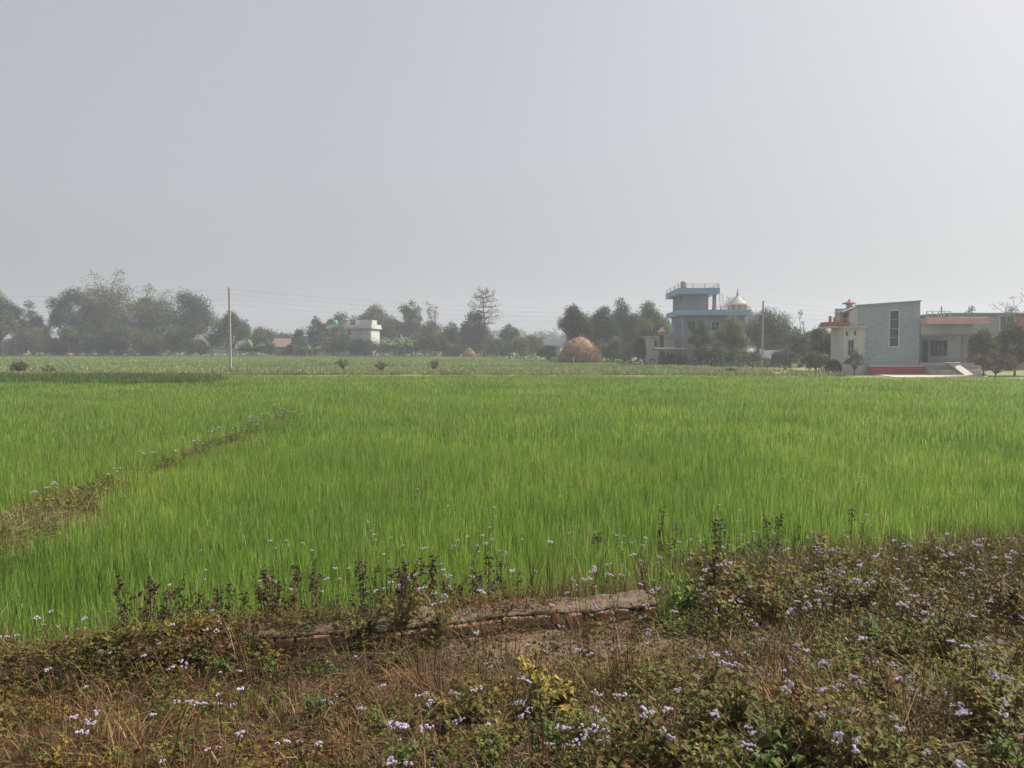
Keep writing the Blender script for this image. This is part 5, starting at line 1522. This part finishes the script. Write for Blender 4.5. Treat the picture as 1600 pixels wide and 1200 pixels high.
def stem_leaves(r_, ml, p, lo, hi, l0, tm, ts, gap=.035, droop=.3, wf=.58):
    """opposite leaf pairs along a stem polyline p"""
    L = np.linalg.norm(np.diff(p, axis=0), axis=1).sum(); k = max(2, int(L * (hi - lo) / gap))
    tt = np.linspace(lo, hi, k); cum = np.linspace(0, 1, len(p))
    pos = np.stack([np.interp(tt, cum, p[:, j]) for j in range(3)], -1)
    for sgn in (0, math.pi):
        a = np.arange(k) * 1.57 + sgn + r_.normal(0, .3, k)
        d = np.stack([np.cos(a), np.sin(a), r_.normal(.15, .3, k)], -1)
        ln = l0 * (1.15 - .6 * tt) * r_.uniform(.7, 1.25, k)
        leaf_six(ml, pos, d, np.tile([0, 0, 1.], (k, 1)), ln, ln * wf, np.clip(r_.normal(tm, ts, k), 0, 1), droop)
def flowering_weed(seed, nst, H, tm):
    r_ = np.random.default_rng(seed)
    root = bpy.data.objects.new('flowering_weed', None); COL.objects.link(root); root.empty_display_size = .1
    ms, ml = MB(), MB(); heads = []
    for k in range(nst):
        a = r_.uniform(0, 6.28); h = H * r_.uniform(.7, 1.0); sp = h * r_.uniform(.05, .42)
        t = np.linspace(0, 1, 6)[:, None]
        p = np.concatenate([np.cos(a) * sp * t ** 1.5, np.sin(a) * sp * t ** 1.5, h * t], 1) + np.concatenate([np.zeros((1, 3)), r_.normal(0, .006, (5, 3))])
        ms.tube(p, np.linspace(.0030, .0016, 6), 4, cap=False)
        stem_leaves(r_, ml, p, .12, .86, .042, tm, .2, .04)
        heads.append(p[-1])
        if r_.random() < .4:
            q = p[4]; e = q + np.array([r_.normal(0, .03), r_.normal(0, .03), .05])
            ms.tube([q, (q + e) / 2 + [0, 0, .004], e], (.0016, .0014, .0012), 3, cap=False); heads.append(e)
    ms.build('stem', M_stem, root); ml.build('leaves', M_weed, root)
    for q in heads:
        o = bpy.data.objects.new('flower_head', FLW[int(r_.integers(0, 5))]); COL.objects.link(o); o.parent = root
        o.location = tuple(q); s_ = r_.uniform(.85, 1.2); o.scale = (s_, s_, s_); o.rotation_euler = (r_.normal(0, .25), r_.normal(0, .25), r_.uniform(0, 6.28))
    return root
def place(proto, x, y, rz, s_, label, cat, group, first, zoff=-.005):
    o = proto if first else copy_tree(proto)
    o.location = (x, y, T(x, y) + zoff); o.rotation_euler = (0, 0, rz); o.scale = (s_, s_, s_)
    for k in ('label', 'category', 'group'):
        if k in o: del o[k]
    return tag(o, label, cat, group)
class Proto:
    def __init__(self, makers): self.m = makers; self.p = {}
    def put(self, k, *a, **kw):
        k = int(k) % len(self.m); first = k not in self.p
        if first: self.p[k] = self.m[k]()
        return place(self.p[k], *a, first, **kw)
PF = Proto([lambda k=k: flowering_weed(300 + k, (1, 1, 2, 2, 1, 1, 2, 1)[k], (.30, .34, .28, .40, .26, .36, .30, .44)[k], (.55, .62, .5, .45, .7, .35, .6, .4)[k]) for k in range(8)])
PT = Proto([lambda k=k: flowering_weed(330 + k, (1, 2, 1, 2)[k], .74, (.4, .3, .5, .35)[k]) for k in range(4)])
rg = np.random.default_rng(400)
def sight(px, py, hgt):
    """ground spot of a plant of this height whose top shows at a photo point"""
    d = ray(px, py); ts = np.linspace(1.5, 40, 2400); X = d[0] / d[1] * ts; Zr = CAM_Z + d[2] / d[1] * ts
    i = int(np.argmax(Zr - terrain(X, ts) - hgt < 0)); return X[i], ts[i]
def crest(x): return 5.95 + 1.1 * float(sstep(.9, 1.8, x))
def sight_crest(px, py, hmax):
    """the same for the tall plants that root along the far edge of the verge"""
    d = ray(px, py); ts = np.linspace(4, 20, 1600); X = d[0] / d[1] * ts; Zr = CAM_Z + d[2] / d[1] * ts
    cr = 6.0 + 1.1 * sstep(.9, 1.8, X) + rg.uniform(0, .25)
    hh = Zr - terrain(X, ts)
    i = int(np.argmax((ts - SLOPE * X > cr) & (hh < hmax)))
    return X[i], ts[i], max(.25, float(hh[i]))
def put_flowers(pts, label, group, smin=.8, smax=1.2, tall=0.0):
    for px, py in pts:
        s_ = rg.uniform(smin, smax)
        # the head shows at (px,py): walk the line of sight until it is a plant's height above the soil
        X1, Y1 = sight(px, py, .30 * s_)
        if Y1 - SLOPE * X1 > crest(X1):
            X1, Y1, need = sight_crest(px, py, rg.uniform(.5, .8))
            PT.put(rg.integers(0, 4), X1, Y1, rg.uniform(0, 6.28), need / .72, label, 'flowering weed', group)
            continue
        if rg.random() < tall:
            hh = rg.uniform(.36, .6); X1, Y1 = sight(px, py, hh)
            PT.put(rg.integers(0, 4), X1, Y1, rg.uniform(0, 6.28), hh / .72, label, 'flowering weed', group)
            continue
        PF.put(rg.integers(0, 8), X1 + rg.normal(0, .02), Y1, rg.uniform(0, 6.28), s_, label, 'flowering weed', group)
# heads read off the photograph, by patch
center = [(585, 822), (604, 824), (672, 790), (632, 766), (723, 826), (737, 838), (758, 800), (772, 812), (757, 838), (795, 846), (803, 850), (770, 851), (648, 843), (613, 856), (634, 860), (681, 876), (695, 887), (725, 885), (718, 892),
          (756, 893), (742, 908), (688, 932), (680, 926), (655, 925), (690, 935), (607, 912), (622, 917), (542, 897), (551, 893), (466, 834), (452, 846), (466, 852), (803, 908), (760, 850), (724, 878), (740, 918), (805, 878), (884, 892), (888, 897), (846, 905)]
put_flowers(center, 'lilac flowering weed among withered stalks behind the wall middle', 'lilac weeds behind the wall middle', .8, 1.25)
left = [(107, 952), (109, 964), (222, 924), (228, 930), (172, 953), (204, 957), (269, 956), (276, 968), (282, 990), (264, 997), (145, 1021), (170, 1012), (332, 988), (350, 1045), (93, 1060), (162, 1082), (122, 1113), (141, 1119), (134, 1107),
        (263, 1049), (275, 1042), (348, 1073), (369, 1077), (287, 1093), (305, 1096), (333, 1094), (264, 1103), (407, 1120), (453, 1160), (473, 1166), (340, 1160), (354, 1150), (141, 1193), (242, 1193), (12, 960), (14, 994), (20, 965), (315, 818), (305, 852), (428, 955), (360, 942), (338, 940), (300, 900), (425, 893), (490, 900)]
put_flowers(left, 'lilac flowering weed scattered left of the brick wall', 'lilac weeds at the left of the verge', .6, 1.05)
front = [(852, 976), (870, 973), (818, 1002), (740, 1004), (728, 1008), (934, 1010), (1024, 995), (1016, 1000), (886, 1022), (754, 1043), (822, 1063), (670, 1068), (664, 1078), (676, 1100), (735, 1062), (806, 1090), (826, 1090), (803, 1105), (830, 1107), (926, 1102),
         (957, 1070), (1005, 1103), (1016, 1088), (606, 1122), (630, 1124), (647, 1145), (615, 1170), (632, 1180), (719, 1140), (687, 1176), (684, 1186), (856, 1160), (944, 1155), (925, 1140), (1028, 1130), (1044, 1094), (968, 1050), (580, 1060), (540, 1045), (560, 1090), (510, 1100), (880, 1130), (900, 1175), (785, 1150)]
put_flowers(front, 'lilac flowering weed on the soil in front of the wall', 'lilac weeds in front of the wall', .55, 1.0)
right = [(1137, 749), (1219, 741), (1286, 776), (1347, 741), (1340, 796), (1185, 802), (1150, 820), (1158, 820), (1096, 786)]
put_flowers(right, 'tall lilac flowering weed standing up into the wheat at right', 'tall lilac weeds at the wheat edge', 1.25, 1.6)
r2_ = np.random.default_rng(401)
pr = []
for k in range(70): pr.append((r2_.uniform(900, 1330), 825 + 120 * r2_.random() ** 1.2))
for k in range(84): pr.append((r2_.uniform(1230, 1600), 828 + 115 * r2_.random()))
pr += [(1110 + 60 * r2_.normal(), 870 + 15 * r2_.normal()) for k in range(8)]
put_flowers(pr, 'lilac flowering weed in the thick patch right of the wall end', 'lilac weeds in the thick right patch', .8, 1.3, .6)
pr = [(r2_.uniform(1040, 1600), r2_.uniform(950, 1170)) for k in range(70)]
put_flowers(pr, 'lilac flowering weed in the near right corner of the verge', 'lilac weeds in the near right corner', .6, 1.05)
pr = []
for k in range(46):
    t = r2_.random() ** .8; yb = 8.3 + 17 * t
    xb = float(bund_x(yb)) + r2_.normal(-.1, .35)
    PF.put(r2_.integers(0, 8), xb, yb, r2_.uniform(0, 6.28), r2_.uniform(1.0, 1.5), 'small pale flowering weed along the bund between wheat plots', 'flowering weed', 'pale weeds along the bund')

# withered dark stalks
def withered_weed(seed, H, bend=.1):
    r_ = np.random.default_rng(seed)
    root = bpy.data.objects.new('withered_weed', None); COL.objects.link(root); root.empty_display_size = .1
    ms, ml = MB(), MB()
    for k in range(int(r_.integers(1, 4))):
        a = r_.uniform(0, 6.28); h = H * r_.uniform(.75, 1); sp = h * r_.uniform(.02, .22)
        t = np.linspace(0, 1, 7)[:, None]
        p = np.concatenate([np.cos(a) * sp * t ** 1.3, np.sin(a) * sp * t ** 1.3, h * t], 1) + np.concatenate([np.zeros((1, 3)), r_.normal(0, .008, (6, 3))])
        ms.tube(p, np.linspace(.0038, .0018, 7), 4, cap=False)
        n = 48
        tt = 1 - .68 * r_.random(n) ** 1.5
        pos = np.stack([np.interp(tt, t[:, 0], p[:, j]) for j in range(3)], -1) + r_.normal(0, .012, (n, 3))
        d = norm(rnd_dirs(r_, n) + np.array([0, 0, -.5])); ln = r_.uniform(.014, .042, n)
        leaf_six(ml, pos, d, rnd_dirs(r_, n), ln, ln * .5, np.clip(r_.normal(.45, .3, n), 0, 1), .6, .4)
        stem_leaves(r_, ml, p, .2, .6, .028, .5, .3, .05, .8)
    ms.build('stem', M_dead, root); ml.build('leaves', M_dead, root)
    return root
PW = Proto([lambda k=k: withered_weed(500 + k, (.66, .72, .60, .70, .68, .72)[k]) for k in range(6)])
wl_ = [(205, 880, .5), (258, 900, .45), (300, 905, .5), (312, 925, .4), (345, 905, .45), (432, 880, .55), (450, 875, .55), (480, 878, .55), (412, 900, .45), (385, 915, .4), (330, 930, .35), (275, 918, .4), (290, 935, .4), (425, 905, .4), (465, 900, .4), (500, 905, .4), (440, 925, .4), (370, 935, .4), (240, 935, .4), (215, 915, .4), (520, 915, .4)]
for k, (px, py, h_) in enumerate(wl_):
    X_, Y_, nd = sight_crest(px, py, rg.uniform(.8, 1.0)); PW.put(k, X_, Y_, rg.uniform(0, 6.28), nd / .68, 'withered dark weed stalk standing against the wheat left of centre', 'withered weed', 'withered stalks left of centre')
wl_ = [(570, 872, .5), (560, 890, .42), (608, 880, .42), (670, 858, .5), (650, 890, .4), (628, 900, .4), (700, 905, .35), (645, 930, .3), (770, 860, .5), (740, 885, .4), (795, 870, .45), (585, 905, .4), (600, 925, .4), (620, 880, .4), (690, 885, .4), (720, 905, .4), (760, 890, .4), (540, 920, .4), (660, 915, .4), (680, 935, .4), (780, 905, .4), (635, 870, .4)]
for k, (px, py, h_) in enumerate(wl_):
    X_, Y_, nd = sight_crest(px, py, rg.uniform(.8, 1.0)); PW.put(k + 1, X_, Y_, rg.uniform(0, 6.28), nd / .68, 'withered dark weed stalk in the tangle behind the wall middle', 'withered weed', 'withered stalks behind the wall')
wl_ = [(1028, 768, .75), (1052, 840, .6), (1122, 805, .62), (1130, 840, .6), (1098, 845, .6), (1212, 800, .75), (1256, 805, .62), (1336, 790, .62), (1240, 870, .5), (1222, 895, .5), (1270, 860, .5), (1180, 840, .6), (1215, 850, .5), (1150, 870, .5), (1075, 870, .5), (1250, 890, .5), (1160, 850, .5), (1105, 870, .5), (1195, 870, .5), (1235, 850, .5), (1285, 870, .5), (1060, 885, .5), (1330, 860, .5), (1380, 850, .5), (1440, 860, .5)]
for k, (px, py, h_) in enumerate(wl_):
    X_, Y_, nd = sight_crest(px, py, rg.uniform(.8, 1.0)); PW.put(k + 2, X_, Y_, rg.uniform(0, 6.28), nd / .68, 'withered dark weed stalk rising from the right weed patch', 'withered weed', 'withered stalks in the right patch')
# the tall bent stalk left of the right patch
X_, Y_ = sight(925, 925, .04)
tb = empty('bent_weed_stalk', (X_, Y_, T(X_, Y_)), 0, 'tall thin dark stalk with drooping head above the right wall end', 'weed stalk')
p = np.array([(0, 0, 0), (.03, 0, .12), (.08, 0, .26), (.125, 0, .36), (.14, 0, .46), (.12, 0, .56), (.07, 0, .60), (.03, 0, .57)]) * 1.0
MB().tube(p, np.linspace(.0055, .002, 8), 5).build('stem', M_dead, tb, True)
r_ = np.random.default_rng(9); ml = MB(); n = 60
pos = np.concatenate([p[[5, 6, 7, 7, 6]][r_.integers(0, 5, 46)] + r_.normal(0, .018, (46, 3)), np.tile(p[3], (14, 1)) + r_.normal(0, .015, (14, 3))])
leaf_six(ml, pos, norm(rnd_dirs(r_, n) + [0, 0, -.6]), rnd_dirs(r_, n), r_.uniform(.02, .05, n), .016, r_.random(n), .6, .4)
ml.build('leaves', M_dead, tb)

# leafy bushy weeds
def leafy_weed(seed, H, R_, mat, tm, n=110, l0=.054):
    r_ = np.random.default_rng(seed)
    root = bpy.data.objects.new('leafy_weed', None); COL.objects.link(root); root.empty_display_size = .1
    ms, ml = MB(), MB()
    for k in range(7):
        a = r_.uniform(0, 6.28); h = H * r_.uniform(.55, 1); sp = R_ * r_.uniform(.2, 1)
        t = np.linspace(0, 1, 6)[:, None]
        p = np.concatenate([np.cos(a) * sp * t ** 1.2, np.sin(a) * sp * t ** 1.2, h * np.sin(t * 1.4) / math.sin(1.4)], 1)
        ms.tube(p, np.linspace(.0032, .0012, 6), 4, cap=False)
        stem_leaves(r_, ml, p, .2, 1.0, l0, tm, .2, .036, .35, .78)
    ms.build('stem', M_stem, root); ml.build('leaves', mat, root)
    return root
PL = Proto([lambda k=k: leafy_weed(600 + k, (.22, .28, .18, .32, .24)[k], (.12, .16, .14, .16, .18)[k], (M_weed, M_weed, M_green, M_weed, M_weed)[k], (.82, .68, .6, .5, .3)[k]) for k in range(5)])
r_ = np.random.default_rng(402)
zones = [((1050, 1330), (850, 960), 60, 1.25, 'bushy leafy weed in the thick patch right of the wall end', 'leafy weeds in the thick right patch'),
         ((1300, 1600), (880, 1000), 40, 1.1, 'bushy leafy weed towards the right edge of the verge', 'leafy weeds towards the right edge'),
         ((1050, 1600), (1000, 1195), 55, .85, 'bushy leafy weed in the near right corner', 'leafy weeds in the near right corner'),
         ((560, 1050), (1090, 1195), 42, .8, 'bushy leafy weed along the bottom middle of the photo', 'leafy weeds at the bottom middle'),
         ((90, 420), (985, 1050), 30, .85, 'bushy leafy weed growing over the left part of the wall', 'leafy weeds over the left wall'),
         ((0, 560), (1070, 1195), 44, .7, 'bushy leafy weed among straw at the lower left', 'leafy weeds at the lower left'),
         ((560, 700), (900, 990), 14, 1.0, 'bushy leafy weed tangled over the wall middle', 'leafy weeds over the wall middle')]
for (xa, xb), (ya, yb), n, sc, lb, gp in zones:
    for k in range(n):
        X_, Y_ = sight(r_.uniform(xa, xb), r_.uniform(ya, yb), .12 * sc)
        PL.put(r_.choice([0, 0, 1, 2, 2, 3, 4]), X_, Y_, r_.uniform(0, 6.28), sc * r_.uniform(.7, 1.3), lb, 'leafy weed', gp)
def yellow_weed(k):
    o = leafy_weed(640 + k, .24, .12, M_yellow, .65, l0=.085); o.name = 'yellow_leaved_weed'; return o
PY = Proto([lambda: yellow_weed(0), lambda: yellow_weed(1)])
for k, (px, py, sc, lb) in enumerate([(838, 1052, .75, 'yellow-leaved weed, topmost of the bright yellow group below the bricks'), (845, 1085, .9, 'yellow-leaved weed in the middle of the yellow group below the bricks'), (826, 1112, .8, 'yellow-leaved weed at the lower left of the yellow group'),
    (880, 1095, .85, 'yellow-leaved weed at the right of the yellow group below the bricks'), (838, 1018, .3, 'tiny yellow weed on bare soil under the bricks'), (426, 1028, .45, 'small yellow weed at the wall foot left of centre'), (208, 1135, .3, 'tiny yellow weed in the straw at lower left'),
    (1400, 1085, .45, 'small yellow weed in the near right corner'), (1500, 1035, .5, 'small upright yellow weed near the right edge'), (650, 1145, .35, 'tiny yellow weed at the bottom left of centre'), (905, 1125, .6, 'yellow-leaved weed at the lower right of the yellow group')]):
    X_, Y_ = sight(px, py, .14 * sc); PY.put(k, X_, Y_, k * 1.3, sc, lb, 'yellow weed', 'yellow-leaved weeds')

# green grass tufts
def grass_tuft(seed):
    r_ = np.random.default_rng(seed); mb = MB(); n = 120
    a = r_.uniform(0, 6.28, n); q = np.sqrt(r_.random(n)) * .09
    blades(mb, np.stack([np.cos(a) * q, np.sin(a) * q, np.zeros(n)], -1), r_.uniform(.12, .34, n), r_.uniform(.004, .007, n), np.abs(r_.normal(.1, .06, n)), a + r_.normal(0, .6, n), np.clip(r_.normal(.45, .2, n), 0, .88))
    return mb.build('grass_tuft', M_wheat)
PG = Proto([lambda: grass_tuft(1), lambda: grass_tuft(2)])
for k, (px, py, sc, lb) in enumerate([(1062, 940, 1.0, 'green grass tuft at the right end of the wall, front one'), (1074, 925, 1.1, 'green grass tuft at the right end of the wall, rear one'), (1335, 925, 1.1, 'bright green grass tuft in the right weed patch'), (1352, 918, .9, 'smaller green grass tuft beside the bright one in right patch'),
    (575, 930, .8, 'green grass tuft behind the wall middle'), (1045, 955, .7, 'small green grass tuft below the right wall end')]):
    X_, Y_ = sight(px, py, .1); PG.put(k, X_, Y_, k * 1.1, sc, lb, 'grass tuft', 'green grass tufts')

# dry twigs lying about
def twig(pxs, label, rad=.0045):
    pts = []
    for px, py, h_ in pxs:
        X_, Y_ = sight(px, py, h_); pts.append((X_, Y_, T(X_, Y_) + h_))
    pts = np.array(pts); t = np.linspace(0, 1, len(pts)); tt = np.linspace(0, 1, 12)
    p = np.stack([np.interp(tt, t, pts[:, j]) for j in range(3)], -1)
    p[1:-1] = (p[:-2] + p[1:-1] * 2 + p[2:]) / 4
    o = MB().tube(p, np.linspace(rad, rad * .4, 12), 5).build('dry_twig', M_twig, None, True)
    tag(o, label, 'twig', 'dry twigs')
twig([(478, 1015, .02), (530, 1012, .05), (575, 1004, .06)], 'long pale twig lying below the left part of the wall', .006)
twig([(665, 940, .12), (700, 958, .12), (716, 966, .06)], 'twig sticking down over the wall top', .004)
twig([(574, 965, .02), (583, 945, .1), (600, 930, .16)], 'curved twig rising from the wall middle', .004)
twig([(1355, 1110, .04), (1365, 1100, .08), (1410, 1096, .08)], 'crooked pale twig in the near right corner', .006)
twig([(1200, 1175, .02), (1225, 1185, .06), (1232, 1199, .04)], 'pale twig at the bottom edge right of centre', .005)
twig([(930, 1062, .03), (945, 1040, .06), (952, 1028, .08)], 'short straight twig on bare soil under the bricks', .005)
twig([(770, 985, .02), (800, 1015, .05), (815, 1035, .03)], 'thin dark twig slanting across the dry grass below the bricks', .004)
twig([(850, 930, .02), (900, 985, .12), (1060, 975, .1), (1100, 972, .05)], 'long arching dry stem right of the wall end', .003)

# ------------------------------------------------------------------ past the 300 that show largest, the flowering weeds are one mass
fl = [o for o in scene.objects if o.parent is None and o.get('category') == 'flowering weed']
fl.sort(key=lambda o: (o.location - camo.location).length / o.scale.x)
kids = {}
for o in scene.objects:
    if o.parent: kids.setdefault(o.parent.name, []).append(o)
VV, LL, SS, TT, MI, nv = [], [], [], [], [], 0
slot = {M_stem.name: 0, M_weed.name: 1, M_flower.name: 2}
for o in fl[290:]:
    Mw = Matrix.LocRotScale(o.location, o.rotation_euler, o.scale)
    for c in kids.get(o.name, []):
        me = c.data; n = len(me.vertices)
        A = np.array(Mw @ Matrix.LocRotScale(c.location, c.rotation_euler, c.scale))
        v = np.empty(n * 3, np.float32); me.vertices.foreach_get('co', v); v = v.reshape(-1, 3)
        VV.append(v @ A[:3, :3].T + A[:3, 3])
        l = np.empty(len(me.loops), np.int32); me.loops.foreach_get('vertex_index', l); LL.append(l + nv)
        q = np.empty(len(me.polygons), np.int32); me.polygons.foreach_get('loop_total', q); SS.append(q)
        t = np.empty(n, np.float32); me.attributes['tint'].data.foreach_get('value', t); TT.append(t)
        MI.append(np.full(len(q), slot[me.materials[0].name], np.int32)); nv += n
if VV:
    for o in fl[290:]:
        for c in kids.get(o.name, []): bpy.data.objects.remove(c)
        bpy.data.objects.remove(o)
    me = bpy.data.meshes.new('distant_flowering_weeds')
    V_, L_, S_ = np.concatenate(VV), np.concatenate(LL), np.concatenate(SS)
    me.vertices.add(len(V_)); me.vertices.foreach_set('co', V_.astype(np.float32).reshape(-1))
    me.loops.add(len(L_)); me.loops.foreach_set('vertex_index', L_)
    me.polygons.add(len(S_)); me.polygons.foreach_set('loop_start', np.concatenate([[0], np.cumsum(S_)[:-1]]).astype(np.int32))
    me.polygons.foreach_set('use_smooth', np.zeros(len(S_), bool))
    for m_ in (M_stem, M_weed, M_flower): me.materials.append(m_)
    me.polygons.foreach_set('material_index', np.concatenate(MI))
    me.attributes.new('tint', 'FLOAT', 'POINT').data.foreach_set('value', np.concatenate(TT))
    me.update(calc_edges=True)
    o = bpy.data.objects.new('distant_flowering_weeds', me); COL.objects.link(o)
    tag(o, 'small far lilac flowering weeds along the bund and wheat edge', 'weeds', kind='stuff')

# ------------------------------------------------------------------ labels of the many weeds, by where each stands
COLS = [(20, 'the left photo edge'), (95, 'the flat-topped tree'), (150, 'the tall bamboo'), (215, 'the short bamboo'), (295, 'the dark grove tree'), (365, 'the left pole'), (445, 'the red roof'),
        (548, 'the white house'), (622, 'the banana clump'), (690, 'the thin bare tree'), (757, 'the tall bare tree'), (840, 'the tin hut'), (905, 'the large haystack'), (980, 'the haystack trees'),
        (1038, 'the brushwood pen'), (1085, 'the blue house'), (1140, 'the temple dome'), (1191, 'the right pole'), (1255, 'the tufted tree'), (1320, 'the cream room'), (1395, 'the slit window'),
        (1475, 'the veranda'), (1575, 'the right photo edge')]
BANDS = [(1135, 'at the bottom edge'), (1065, 'low on the verge'), (1000, 'midway up the verge'), (935, 'along the wall line'), (870, 'behind the wall line'), (0, 'by the wheat')]
ORD = ['first', 'second', 'third', 'fourth', 'fifth', 'sixth', 'seventh', 'eighth', 'ninth', 'tenth', 'eleventh', 'twelfth', 'thirteenth', 'fourteenth', 'fifteenth', 'sixteenth']
NUM = ['zero', 'one', 'two', 'three', 'four', 'five', 'six', 'seven', 'eight', 'nine', 'ten', 'eleven', 'twelve', 'thirteen', 'fourteen', 'fifteen', 'sixteen']
KIND = {'flowering weed': 'lilac weed', 'leafy weed': 'leafy weed', 'withered weed': 'withered weed'}
cells = {}
for o in list(scene.objects):
    if o.parent is None and o.get('category') in KIND:
        v = np.array(o.location) - np.array([0, 0, CAM_Z]); zf = v @ _f
        px = 800 + FPX * (v @ _r) / zf; py = 600 - FPX * (v @ _u) / zf
        c = min(COLS, key=lambda q: abs(q[0] - px))[1]
        b = ('on the near bund' if v[1] < 11 else 'on the middle bund' if v[1] < 16 else 'on the far bund') if 'bund' in o['label'] else next(t for lim, t in BANDS if py >= lim)
        cells.setdefault((KIND[o['category']], b, c), []).append((px, o))
for (kd, b, c), mem in cells.items():
    mem.sort(key=lambda q: q[0]); n = len(mem)
    for i, (px, o) in enumerate(mem):
        if n == 1: pre = 'only ' + kd
        elif n == 2: pre = ('left' if i == 0 else 'right') + ' one of two ' + kd + 's'
        elif n <= 16: pre = ORD[i] + ' from left of ' + NUM[n] + ' ' + kd + 's'
        else: pre = kd
        o['label'] = pre + ' ' + b + ', below ' + c
